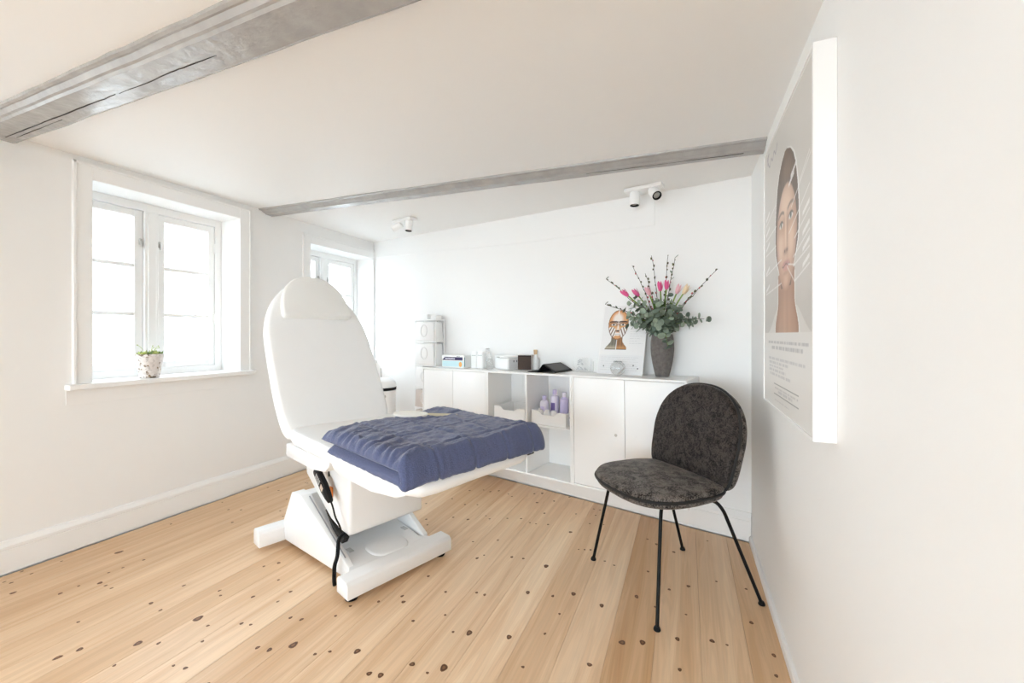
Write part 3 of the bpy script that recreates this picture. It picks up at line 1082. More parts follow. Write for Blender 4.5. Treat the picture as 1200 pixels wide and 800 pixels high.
def quilt_sheet(bm, side_sign):
    NT, NQ = 230, 150
    Lx = .66
    rb_ = .023
    segs = [Lx - .06, math.pi * rb_, Lx]
    tot = sum(segs)
    grid = []
    for j in range(NQ + 1):
        qf = j / NQ
        row = []
        dq = min(qf, 1 - qf) * .75
        gq = math.sqrt(max(0, 1 - (1 - min(1, dq / .045)) ** 2))
        for i in range(NT + 1):
            d = tot * i / NT
            if d < segs[0]:
                sg, zc, nx, nz = .06 + d, 0.0, 0.0, -1.0
            elif d < segs[0] + segs[1]:
                a = (d - segs[0]) / rb_
                sg, zc, nx, nz = Lx + rb_ * math.sin(a), rb_ - rb_ * math.cos(a), math.sin(a), -math.cos(a)
            else:
                sg, zc, nx, nz = Lx - (d - segs[0] - segs[1]), 2 * rb_, 0.0, 1.0
            top = nz
            de = min(d, tot - d)
            ge = math.sqrt(max(0, 1 - (1 - min(1, de / .035)) ** 2))
            h = .0215 * gq * ge
            # quilting seams along and across
            f = 0.0
            ds = d - (segs[0] + segs[1])
            for s0 in (.045, .255, .46):
                f = max(f, math.exp(-((ds - s0) / .009) ** 2))
            for s0 in (.14, .36):
                f = max(f, math.exp(-((d - s0) / .009) ** 2))
            qw = qf + .018 * fbm(sg * 3, 4.2)
            for q0 in (.20, .43, .66, .88):
                f = max(f, .8 * math.exp(-((qw - q0) * .75 / .007) ** 2))
            h *= 1 - .30 * f
            puff = .0
            if side_sign > 0:
                w1 = fbm(sg * 7, qf * 5.2, 2.0)
                w2 = math.sin(34 * qf + 5 * fbm(sg * 3, qf * 3) + 20 * sg * (.5 - qf)) * .5
                w3 = fbm(sg * 26, qf * 20, 7.0)
                near = max(0, 1 - qf / .35)
                wr = .0075 * w1 + .0032 * w2 + .0034 * w3
                wr += near * .0055 * math.sin(95 * (sg + .25 * qf) + 3.0 * fbm(sg * 9, qf * 6))
                if nz < .5:
                    wr *= .35
                puff = wr * gq * ge * (1 - .6 * f)
            else:
                h = .0195 * gq * ge
            off = side_sign * h + puff
            # slight collapse toward the inner end, sag at the unsupported edges
            X = sg + nx * off
            Z = zc + nz * off
            u_ = X / (Lx + rb_ + .02)
            pa = QA.lerp(QB, u_)
            pd = QD.lerp(QC, u_)
            P = pa.lerp(pd, qf)
            z = .6935 + Z
            l_ = P.y
            over = max(0, l_ - .455)
            z -= 1.6 * over ** 1.5
            over = max(0, -.17 - l_)
            z -= 1.3 * over ** 1.4
            over = max(0, P.x - .875)
            z -= 2.4 * over ** 1.3
            lift = .012 * max(0, 1 - (X / .12)) * fbm(qf * 4, 3.3)
            z += lift * (1 if nz > 0 else 0)
            row.append(bm.verts.new((P.x, P.y, z)))
        grid.append(row)
    for j in range(NQ):
        for i in range(NT):
            bm.faces.new([grid[j][i], grid[j][i + 1], grid[j + 1][i + 1], grid[j + 1][i]])


bm = bmesh.new()
quilt_sheet(bm, 1)
quilt_sheet(bm, -1)
bmesh.ops.remove_doubles(bm, verts=bm.verts[:], dist=2e-5)
obj('quilt', bm, BLUE, quilt, angle=180)
bm = bmesh.new()
box(bm, .905, .909, .385, .428, .640, .668, .001, 1)
tg = obj('care_tag', bm, RUBBER, quilt)
tg['label'] = 'small black care tag with white print'
bm = bmesh.new()
for k in range(3):
    box(bm, .909, .9096, .408, .425, .648 + k * .006, .651 + k * .006)
obj('care_tag_print', bm, mat('tag_print', (.6, .6, .6), .6), tg, smooth=False, kind='stuff')

# hand mirror on the quilt
mirror = thing('hand_mirror', 'white hand mirror with pale wooden handle lying on the blue blanket', 'mirror', CO, CRZ)
bm = bmesh.new()
Mm = Matrix.Translation((.335, .195, .768)) @ Matrix.Rotation(math.radians(50), 4, 'Z') @ Matrix.Rotation(math.radians(3), 4, 'Y')
cushion(bm, superellipse(0, 0, .082, .062, 2.2, 40), .012, .006, Mm)
obj('mirror_head', bm, mat('cream_white_plastic', (.85, .84, .78), .4), mirror)
bm = bmesh.new()
cushion(bm, superellipse(.150, 0, .075, .012, 5, 40), .011, .005, Mm)
obj('handle', bm, mat('pale_wood_handle', (.58, .52, .36), .5), mirror)

# ------------------------------------------------------------------ velvet chair
CH = (-.066, 2.045, 0.0)
CHZ = math.atan2(-.60, -.80)
chair = thing('lounge_chair', 'dark grey velvet chair with shell seat and thin black legs beside the cabinets', 'chair', CH, CHZ)


TWIST = Matrix.Rotation(math.radians(7), 4, 'Z')   # the shells sit slightly turned over the legs


def seat_out(n=96):
    out = []
    for k in range(n):
        t = 2 * math.pi * k / n
        c, s = math.cos(t), math.sin(t)
        e = 2.7 if c > 0 else 4.5
        x = .09 + (.235 if c > 0 else .21) * math.copysign(abs(c) ** (2 / e), c)
        wd = .264 * (1 - .06 * max(0, (.09 - x)) / .21)
        out.append((x, wd * math.copysign(abs(s) ** (2 / e), s)))
    return out


def seat_rim(x, y):
    # saddle: front edge falls, sides rise slightly toward the rear
    return .494 + .022 * y - .05 * max(0, x - .14) ** 1.3


def seat_d(x, y, z):
    return Vector((0, 0, seat_rim(x, y) + .0025 * fbm(x * 9, y * 9, 3)))


bm = bmesh.new()
so = seat_out()
cushion(bm, so, .030, .016, TWIST, crown=.022, crown_back=.0, disp=seat_d, rings=10)
obj('seat', bm, VELVET_LIT, chair, angle=80)
bm = bmesh.new()
so2 = [(.09 + (x - .09) * .985, y * .985) for x, y in so]
cushion(bm, so2, .028, .020, TWIST, crown=.0, crown_back=.028, disp=lambda x, y, z: Vector((0, 0, seat_rim(x, y) - .024)), rings=10)
obj('seat_shell', bm, VELVET_LIT, chair, angle=80)
PIPE = mat('black_piping', (.010, .009, .009), .6)
bm = bmesh.new()
tube(bm, [TWIST @ Vector((x * 1.002, y * 1.004, seat_rim(x, y) - .009)) for x, y in so], .0065, 8, closed=True)
obj('seat_piping', bm, PIPE, chair)

# backrest
def back_out(n=96):
    out = []
    for k in range(n):
        t = 2 * math.pi * k / n
        c, s = math.cos(t), math.sin(t)
        e = 2.3 if s > 0 else 8.0
        y = .185 + (.245 if s > 0 else .205) * math.copysign(abs(s) ** (2 / e), s)
        wd = .248 * (1 - .06 * max(0, .15 - y) / .15)
        out.append((wd * math.copysign(abs(c) ** (2 / e), c), y))
    return out


lean = math.radians(14)
# local x -> chair y, local y -> up the back, local z -> facing forward
Mk = TWIST @ Matrix(((0, -math.sin(lean), math.cos(lean), -.098), (1, 0, 0, .004), (0, math.cos(lean), math.sin(lean), .492), (0, 0, 0, 1)))


def bow(x, y, z):
    return Vector((0, 0, .30 * x * x + .0025 * fbm(x * 9, y * 9, 8)))


bo = back_out()
bm = bmesh.new()
cushion(bm, bo, .034, .016, Mk @ Matrix.Translation((0, 0, .004)), crown=.022, disp=bow, rings=10)
obj('backrest', bm, VELVET, chair, angle=80)
VELV2 = VELVET_LIT
bm = bmesh.new()
bo2 = [(x * .985, .185 + (y - .185) * .985) for x, y in bo]
cushion(bm, bo2, .052, .026, Mk @ Matrix.Translation((0, 0, -.038)), crown_back=.050, disp=bow, rings=10)
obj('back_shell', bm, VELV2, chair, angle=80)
bm = bmesh.new()
tube(bm, [Mk @ Vector((x * 1.004, .185 + (y - .185) * 1.003, -.006 + .30 * x * x)) for x, y in bo], .0070, 8, closed=True)
obj('back_piping', bm, PIPE, chair)
bm = bmesh.new()   # hinge bracket between shells
box(bm, -.135, -.04, -.07, .06, .435, .462, .006)
obj('bracket', bm, BLACK, chair)
for k, (fx, fy, sx, sy) in enumerate(((.269, -.258, .222, -.165), (.244, .262, .165, .170), (-.276, .236, -.10, .205), (-.236, -.233, -.10, -.19))):
    bm = bmesh.new()
    pts = bend([(sx * .25, sy * .25, .436), (sx * .92, sy * .92, .436), (sx + (fx - sx) * .06, sy + (fy - sy) * .06, .404), (fx, fy, .006)], .045, 7)
    tube(bm, pts, .0074, 12)
    lg = obj('leg', bm, BLACK, chair)
    bm = bmesh.new()
    lathe(bm, [(0, 0), (.013, 0), (.014, .004), (.011, .012), (.008, .016), (0, .016)], 16, fx, fy)
    obj('glide', bm, RUBBER, lg)

# ------------------------------------------------------------------ white wall cabinets along the back wall
T0, MW = 0.262, 0.696
TILT = 0.0125


def zb(t):
    return .206 - TILT * (t - .26)


def zt(t):
    return zb(t) + .697


def cabinet(label, t0, doors, extra):
    c = thing('storage_cabinet', label, 'cabinet', bwp(t0, .002, zb(t0)), RZ_BACK, 'white wall cabinets', TILT)
    th, D, Hh = .013, .298, .696
    def panel(name, *b):
        bm = bmesh.new()
        box(bm, *b, .0012, 1)
        return obj(name, bm, LACQ, c)
    w_ = MW - .001
    panel('side_panel', 0, th, 0, D, 0, Hh)
    panel('side_panel', w_ - th, w_, 0, D, 0, Hh)
    panel('top_panel', th, w_ - th, 0, D, Hh - th, Hh)
    panel('bottom_panel', th, w_ - th, 0, D, 0, th)
    panel('back_panel', th, w_ - th, 0, .008, th, Hh - th)
    panel('divider', w_ / 2 - th / 2, w_ / 2 + th / 2, .008, D - (.020 if doors else 0), th, Hh - th)
    if doors:
        for k in (0, 1):
            xa = th + .002 if k == 0 else w_ / 2 + .0015
            xb = w_ / 2 - .0015 if k == 0 else w_ - th - .002
            bm = bmesh.new()
            box(bm, xa, xb, D - .018, D - .002, th + .002, Hh - th - .002, .0015, 2)
            d = obj('door', bm, LACQ, c)
            bm = bmesh.new()
            lathe(bm, [(0, 0), (.009, 0), (.009, .0015), (.007, .0025), (.004, .0025), (.004, .0005), (0, .0005)], 18)
            bmesh.ops.rotate(bm, verts=bm.verts[:], matrix=Matrix.Rotation(-math.pi / 2, 3, 'X'))
            bmesh.ops.translate(bm, verts=bm.verts[:], vec=(w_ / 2 + (-.055 if k == 0 else .055), D - .002, .352))
            obj('lock', bm, STEEL if k == 1 else LACQ, d)
    else:
        for xa, xb in ((th, w_ / 2 - th / 2), (w_ / 2 + th / 2, w_ - th)):
            panel('shelf', xa, xb, .008, D - .002, .336, .348)
    return c


cabinet('white two-door cabinet nearest the velvet chair, under the vase', T0, True, None)
cab_open = cabinet('white open shelf cabinet in the middle holding the white baskets', T0 + MW, False, None)
cabinet('white two-door cabinet at the far left end behind the couch', T0 + 2 * MW, True, None)


def on_top(t, off, dz=.0006):
    return bwp(t, off, zt(t) + dz)


# baskets on the open shelves
def basket(label, t, w_, h_, group='white shelf baskets'):
    zs = zb(t) + .3495
    b = thing('storage_basket', label, 'basket', bwp(t, .155, zs), RZ_BACK, group, 0)
    M_ = mat('white_basket_plastic', (.84, .84, .84), .4)
    bm = bmesh.new()
    a, d, th = w_ / 2, .12, .004
    box(bm, -a, a, -d, d, 0, th)
    for x0, x1, y0, y1 in ((-a, -a + th, -d, d), (a - th, a, -d, d)):
        box(bm, x0, x1, y0, y1, th, h_)
    box(bm, -a + th, a - th, -d, -d + th, th, h_)
    # front with a dipped scoop in the middle
    for y0 in (d - th,):
        prism(bm, [(-a + th, th), (a - th, th), (a - th, h_), (a * .55, h_), (a * .38, h_ * .74), (-a * .38, h_ * .74), (-a * .55, h_), (-a + th, h_)], 'y', y0, d)
    obj('tub', bm, M_, b, smooth=False)
    bm = bmesh.new()
    pts = bend([(-a, -d, h_), (a, -d, h_), (a, d, h_), (a * .55, d, h_), (a * .38, d, h_ * .74), (-a * .38, d, h_ * .74), (-a * .55, d, h_), (-a, d, h_), (-a, -d, h_)], .008, 3)
    tube(bm, pts, .0045, 6)
    obj('rim', bm, M_, b)
    for sx in (-1, 1):
        bm = bmesh.new()
        box(bm, sx * a - .004, sx * a + .004, .03, .075, h_ * .60, h_ * .72, .002, 1)
        obj('grip_hole', bm, DARK if False else mat('grip_shade', (.25, .25, .26), .6), b)
    return b


basket('white basket on the left open shelf, nearer the couch', 1.475, .268, .088)
basket('white basket on the right open shelf holding lavender bottles', 1.150, .268, .088)
LAV = mat('lavender_plastic', (.62, .56, .82), .35)
LAV2 = mat('pale_violet_wrap', (.78, .75, .88), .4)
VIO = mat('violet_print', (.20, .14, .42), .5)
for i, (dt, of, h_, m_, lab) in enumerate(((-.075, .15, .205, LAV, 'lavender bottle standing right in the white shelf basket'),
                                           (.005, .14, .215, LAV2, 'pale violet bottle in the middle of the white shelf basket'),
                                           (.060, .19, .175, LAV2, 'shorter pale violet bottle at the left in the shelf basket'))):
    b = thing('care_bottle', lab, 'bottle', bwp(1.172 + dt, of, zb(1.15) + .3545), RZ_BACK, 'bottles in the shelf basket')
    bm = bmesh.new()
    lathe(bm, [(0, 0), (.026, 0), (.030, .006), (.030, h_ * .74), (.026, h_ * .80), (.012, h_ * .84), (.012, h_ * .86), (0, h_ * .86)], 20)
    obj('body', bm, m_, b)
    bm = bmesh.new()
    lathe(bm, [(0, h_ * .86), (.015, h_ * .86), (.015, h_), (.012, h_ * 1.01), (0, h_ * 1.01)], 16)
    obj('cap', bm, LAV if i else LAV2, b)
    bm = bmesh.new()
    n = 7
    vs = []
    for k in range(n):
        a = math.pi / 2 + (k / (n - 1) - .5) * 1.1
        vs.append((.0304 * math.cos(a), .0304 * math.sin(a)))
    rows = [[bm.verts.new((x, y, z)) for x, y in vs] for z in (h_ * .32, h_ * .6)]
    for k in range(n - 1):
        bm.faces.new([rows[0][k], rows[0][k + 1], rows[1][k + 1], rows[1][k]])
    obj('label_band', bm, VIO if i == 1 else LAV, b)
for i, (dt, of) in enumerate(((.09, .225), (.035, .235), (-.02, .232))):
    b = thing('tissue_pack', ('white crumpled pack left in the lavender bottle basket', 'white crumpled pack middle in the lavender bottle basket',
                              'white crumpled pack right in the lavender bottle basket')[i], 'pack', bwp(1.15 + dt, of, zb(1.15) + .354), RZ_BACK + .4 * i, 'packs in the shelf basket')
    bm = bmesh.new()
    cushion(bm, superellipse(0, 0, .024, .022, 3, 24), .08, .012, Matrix.Translation((0, 0, .045)), crown=.006,
            disp=lambda x, y, z, i=i: Vector((0, 0, .008 * fbm(x * 40 + i, y * 40))), rings=4)
    obj('wrapper', bm, LACQ, b)

# ------------------------------------------------------------------ things standing on the cabinets
# box of gloves with a navy band
gb = thing('glove_box', 'white and light blue carton with navy band and orange dot on the cabinet', 'box', on_top(2.105, .14), RZ_BACK, None, TILT)
bm = bmesh.new()
box(bm, -.125, .125, -.06, .06, 0, .100, .001, 1)
obj('carton', bm, mat('white_card', (.85, .85, .84), .5), gb)
bm = bmesh.new()
box(bm, -.118, .118, .06, .0606, .008, .054)
obj('blue_panel', bm, mat('light_blue_print', (.55, .76, .80), .5), gb, smooth=False)
NAVY = mat('navy_print', (.022, .015, .085), .5)
bm = bmesh.new()
prism(bm, [(.118, .060), (-.112, .060), (-.112, .086), (.088, .086)], 'y', .06, .0608)
obj('navy_band', bm, NAVY, gb, smooth=False)
bm = bmesh.new()
for k in range(9):
    box(bm, .082 - k * .0125, .073 - k * .0125, .0608, .0612, .067, .067 + (.010 if k % 3 else .013))
obj('band_lettering', bm, mat('pale_print', (.75, .75, .85), .5), gb, smooth=False, kind='stuff')
bm = bmesh.new()
prism(bm, [(-.088 + .017 * math.cos(a), .028 + .021 * math.sin(a)) for a in [2 * math.pi * k / 20 for k in range(20)]], 'y', .0606, .0614)
obj('orange_dot', bm, mat('orange_print', (.85, .42, .12), .5), gb, smooth=False)
bm = bmesh.new()
box(bm, -.1256, -.125, .046, .054, .01, .085)
obj('side_print', bm, mat('teal_print', (.10, .30, .32), .5), gb, smooth=False)
bm = bmesh.new()
for k in range(3):
    box(bm, -.055 - k * .012, -.047 - k * .012, .06, .0606, .089, .094)
obj('brand_print', bm, NAVY, gb, smooth=False, kind='stuff')

# two white bottles with small grey print, two clear pump bottles
BOT = mat('white_bottle_plastic', (.85, .86, .855), .35)
GPRINT = mat('grey_green_print', (.35, .42, .42), .5)
for i, (t, of, h_) in enumerate(((1.915, .13, .132), (1.835, .15, .136))):
    b = thing('flat_bottle', ('white square bottle with grey print beside the navy banded carton', 'white square bottle with grey print next to the clear pump bottles')[i],
              'bottle', on_top(t, of), RZ_BACK, 'white square bottles on the cabinet', 0)
    bm = bmesh.new()
    prism(bm, superellipse(0, 0, .034, .026, 5, 28), 'z', 0, h_ * .86, .004, 2)
    obj('body', bm, BOT, b)
    bm = bmesh.new()
    prism(bm, superellipse(0, 0, .030, .022, 5, 28), 'z', h_ * .86, h_, .003, 2)
    obj('cap', bm, LACQ, b)
    bm = bmesh.new()
    for k in range(5):
        box(bm, -.022 + k * .009, -.016 + k * .009, .0262, .0266, h_ * .74, h_ * .78)
    obj('print', bm, GPRINT, b, smooth=False, kind='stuff')
for i, (t, of, h_) in enumerate(((1.752, .16, .12), (1.700, .215, .10))):
    b = thing('pump_bottle', ('clear pump bottle behind, next to the white square bottle', 'lower clear pump bottle in front of the white lidded box')[i],
              'bottle', on_top(t, of), RZ_BACK, 'clear pump bottles on the cabinet', 0)
    bm = bmesh.new()
    lathe(bm, [(0, 0), (.026, 0), (.028, .004), (.028, h_ * .7), (.020, h_ * .8), (.011, h_ * .83), (.011, h_ * .86), (0, h_ * .86)], 20)
    obj('body', bm, CLEAR, b)
    bm = bmesh.new()
    lathe(bm, [(0, h_ * .86), (.014, h_ * .86), (.014, h_ * .98), (.004, h_), (.004, h_ * 1.25), (0, h_ * 1.25)], 14)
    obj('collar', bm, BOT, b)
    bm = bmesh.new()
    tube(bm, bend([(0, 0, h_ * 1.22), (0, 0, h_ * 1.30), (.0, .045, h_ * 1.27)], .01), .006, 8)
    obj('spout', bm, BOT, b)
# white lidded box with two dark buttons
wbx = thing('white_dispenser', 'white rounded box with grey side and two small dark buttons beside the brown speaker', 'dispenser', on_top(1.60, .125), RZ_BACK - .30, None, 0)
bm = bmesh.new()
box(bm, -.085, .085, -.06, .06, 0, .088, .012, 3)
obj('body', bm, LACQ, wbx)
bm = bmesh.new()
box(bm, -.086, .086, -.061, .061, .090, .104, .006, 2)
obj('lid', bm, LACQ, wbx)
bm = bmesh.new()
box(bm, .018, .05, .055, .068, .090, .096, .002, 1)
obj('latch', bm, STEEL, wbx)
bm = bmesh.new()
box(bm, -.0875, -.0845, -.048, .048, .010, .082, .002, 1)
obj('side_plate', bm, mat('pale_grey_plate', (.55, .56, .58), .4), wbx)
for y in (-.022, .006):
    bm = bmesh.new()
    box(bm, -.0895, -.087, y - .004, y + .004, .058, .072, .001, 1)
    obj('button', bm, mat('dark_button', (.08, .08, .10), .4), wbx)
# small cube speaker in brown grille cloth
sp = thing('cube_speaker', 'small cube speaker with dark brown cloth front on the white cabinet', 'speaker', on_top(1.462, .085), RZ_BACK + .46, None, 0)
bm = bmesh.new()
box(bm, -.052, .052, -.052, .046, 0, .112, .006, 2)
obj('case', bm, mat('pale_speaker_case', (.74, .71, .69), .4), sp)
bm = bmesh.new()
box(bm, -.050, .050, .046, .054, .003, .109, .004, 2)
obj('grille', bm, mat('brown_grille_cloth', (.080, .055, .045), .9, var=.35, var_scale=260, bump=.6, bump_scale=350), sp)
bm = bmesh.new()
box(bm, -.047, .047, .053, .0548, .101, .107, .001, 1)
obj('grille_top_edge', bm, RUBBER, sp)
# corked diffuser bottle behind the speaker
df = thing('corked_bottle', 'pale bottle with a tan cork top peeking out behind the speaker', 'bottle', on_top(1.405, .035), RZ_BACK, None, 0)
bm = bmesh.new()
lathe(bm, [(0, 0), (.024, 0), (.026, .004), (.026, .075), (.012, .095), (.012, .112), (0, .112)], 18)
obj('body', bm, BOT, df)
bm = bmesh.new()
lathe(bm, [(0, .112), (.012, .112), (.015, .145), (.013, .148), (0, .148)], 14)
obj('cork', bm, mat('cork', (.60, .42, .25), .8), df)
# tablet folded into a tent with its flap lying flat
TABM = mat('black_tablet_cover', (.012, .012, .0125), .6, spec=.2)
tb = thing('tablet_case', 'black tablet in a folding cover standing like a low tent', 'tablet', on_top(1.185, .135), RZ_BACK, None, TILT)
def slab(bm, a, b, thk, y0, y1):
    a, b = Vector(a), Vector(b)
    d = (b - a).normalized()
    n = Vector((-d.y, d.x)) * thk
    prism(bm, [tuple(a), tuple(b), tuple(b + n), tuple(a + n)], 'y', y0, y1, .001, 1)
bm = bmesh.new()
slab(bm, (-.075, .0008), (.022, .052), .007, -.125, .115)
obj('tablet', bm, TABM, tb)
bm = bmesh.new()
slab(bm, (.022, .052), (.066, .001), .004, -.125, .115)
obj('cover_panel', bm, TABM, tb)
bm = bmesh.new()
slab(bm, (.066, .0005), (.150, .0005), .004, -.125, .115)
obj('cover_flap', bm, TABM, tb)
bm = bmesh.new()
slab(bm, (-.066, .0134), (.012, .0548), .0012, -.113, .103)
obj('screen', bm, mat('dark_screen', (.05, .05, .05), .5), tb)

# clear acrylic block with an engraved head motif
ac = thing('acrylic_block', 'clear acrylic block with engraved face left of the anatomy poster', 'ornament', on_top(1.00, .075), RZ_BACK, None, TILT)
bm = bmesh.new()
box(bm, -.065, .065, -.012, .012, 0, .098, .002, 1)
obj('block', bm, CLEAR, ac)
GREYP = mat('grey_engraving', (.45, .46, .47), .6)
bm = bmesh.new()
for k in range(34):
    a = rnd.uniform(0, 2 * math.pi)
    r_ = rnd.uniform(.3, 1)
    x, z = .008 + .024 * r_ * math.cos(a), .058 + .030 * r_ * math.sin(a)
    s_ = rnd.uniform(.002, .005)
    box(bm, x - s_, x + s_, .0121, .0126, z - s_ * .5, z + s_ * .5)
for k in range(10):
    x = -.045 + .009 * k
    box(bm, x - .003, x + .003, .0121, .0126, .014, .014 + .006 * (k % 3 + 1))
obj('engraving', bm, GREYP, ac, smooth=False, kind='stuff')
st = thing('card_stand', 'narrow clear card stand between acrylic block and poster', 'stand', on_top(.895, .085), RZ_BACK, None, TILT)
bm = bmesh.new()
box(bm, -.022, .022, -.002, .002, .004, .088, .001, 1)
obj('card', bm, mat('off_white_card', (.80, .80, .78), .4), st)
bm = bmesh.new()
box(bm, -.025, .025, -.02, .02, 0, .004, .001, 1)
obj('foot', bm, CLEAR, st)
bm = bmesh.new()
box(bm, .014, .019, .002, .0026, .012, .075)
obj('card_stripe', bm, mat('olive_grey_print', (.45, .46, .42), .5), st, smooth=False)

# glass ball jar
gl = thing('glass_globe', 'round clear glass globe with a small wand in front of the anatomy poster', 'jar', on_top(.690, .215), RZ_BACK, None, 0)
bm = bmesh.new()
prof = [(0, 0)] + [(.046 * math.sin(a), .046 - .0455 * math.cos(a)) for a in [math.pi * (k + 1.5) / 22 for k in range(18)]]
lathe(bm, prof, 28)
obj('globe', bm, glass_material('clear_globe_glass', (.93, .94, .94), .16), gl)
bm = bmesh.new()
tube(bm, [(.026 * math.cos(a), .026 * math.sin(a), .088) for a in [2 * math.pi * k / 24 for k in range(24)]], .0025, 6, closed=True)
obj('rim', bm, glass_material('clear_rim_glass', (.8, .82, .82), .2), gl)
bm = bmesh.new()
tube(bm, [(-.012, .046, .006), (-.050, .03, .050)], .0035, 8)
obj('wand', bm, mat('grey_wand', (.4, .38, .36), .4), gl)

# ------------------------------------------------------------------ printed pictures: dense sheets with ink as a colour attribute
def sstep(a, b, x):
    t = min(1, max(0, (x - a) / (b - a)))
    return t * t * (3 - 2 * t)


def ell(u, v, cx, cy, rx, ry, soft=.08):
    d = math.hypot((u - cx) / rx, (v - cy) / ry)
    return 1 - sstep(1 - soft, 1 + soft, d)


def seg_d(u, v, a, b, asp=1.4):
    ux, vy = u, v * asp
    ax, ay, bx, by = a[0], a[1] * asp, b[0], b[1] * asp
    dx, dy = bx - ax, by - ay
    t = max(0, min(1, ((ux - ax) * dx + (vy - ay) * dy) / max(1e-9, dx * dx + dy * dy)))
    return math.hypot(ux - ax - dx * t, vy - ay - dy * t)


def mixc(a, b, t):
    return (a[0] + (b[0] - a[0]) * t, a[1] + (b[1] - a[1]) * t, a[2] + (b[2] - a[2]) * t)


def printed(name, nu, nv, place, paint, parent, m):
    verts = [place(i / nu, j / nv) for j in range(nv + 1) for i in range(nu + 1)]
    faces = [(j * (nu + 1) + i, j * (nu + 1) + i + 1, (j + 1) * (nu + 1) + i + 1, (j + 1) * (nu + 1) + i) for j in range(nv) for i in range(nu)]
    me = bpy.data.meshes.new(name)
    me.from_pydata(verts, [], faces)
    at_ = me.color_attributes.new('ink', 'FLOAT_COLOR', 'POINT')
    cols = []
    for j in range(nv + 1):
        for i in range(nu + 1):
            c = paint(i / nu, j / nv)
            cols.extend((c[0], c[1], c[2], 1.0))
    at_.data.foreach_set('color', cols)
    me.materials.append(m)
    o = bpy.data.objects.new(name, me)
    col.objects.link(o)
    o.parent = parent
    return o


def words_rows(rows, seed):
    """rows: (v, u0, u1, height) -> list of small ink runs standing for lines of fine print"""
    r_ = random.Random(seed)
    out = []
    for v, u0, u1, h_ in rows:
        u = u0
        while u < u1:
            n = r_.uniform(.03, .10)
            out.append((v, u, min(u + n, u1), h_))
            u += n + .014
    return out


INK = print_material('printed_ink')

# portrait sheet
SKIN, SKIN_D, HAIR, HAIR_L = (.68, .45, .32), (.33, .17, .105), (.062, .036, .025), (.28, .18, .125)
GBG, PAPER = (.585, .56, .53), (.78, .765, .74)
FC = .555
TXT = words_rows([(.236, .13, .95, .0055), (.217, .22, .86, .0055)], 3)
TXT2 = words_rows([(.176, .14, .89, .004), (.161, .15, .60, .004), (.147, .15, .50, .004), (.133, .15, .55, .004), (.119, .17, .66, .004),
                   (.071, .30, .78, .004), (.060, .38, .68, .004), (.028, .30, .62, .002)], 5)
HS = [(.868, .02), (.85, .09), (.82, .145), (.78, .185), (.72, .215), (.66, .232), (.60, .235), (.55, .222), (.51, .185), (.47, .13), (.42, .10)]


def hair_half(v):
    if v > HS[0][0] or v < HS[-1][0]:
        return 0
    for (a, wa), (b, wb) in zip(HS[:-1], HS[1:]):
        if v >= b:
            return wa + (wb - wa) * (v - a) / (b - a)
    return 0


LEADS = [((.80, .705), (.95, .755)), ((.66, .66), (.97, .745)), ((.62, .585), (.95, .665)), ((.72, .555), (.95, .60)), ((.70, .50), (.95, .545)),
         ((.60, .49), (.72, .475)), ((.72, .475), (.95, .50)), ((.58, .485), (.72, .425)), ((.72, .425), (.95, .455)),
         ((.06, .70), (.32, .735)), ((.06, .64), (.34, .655)), ((.06, .58), (.33, .585)), ((.06, .50), (.46, .52)), ((.06, .425), (.46, .44))]
LBL = [(.70, .755), (.66, .735), (.90, .60), (.90, .545), (.90, .50), (.90, .455), (.11, .72), (.11, .66), (.11, .60), (.11, .505), (.11, .435)]


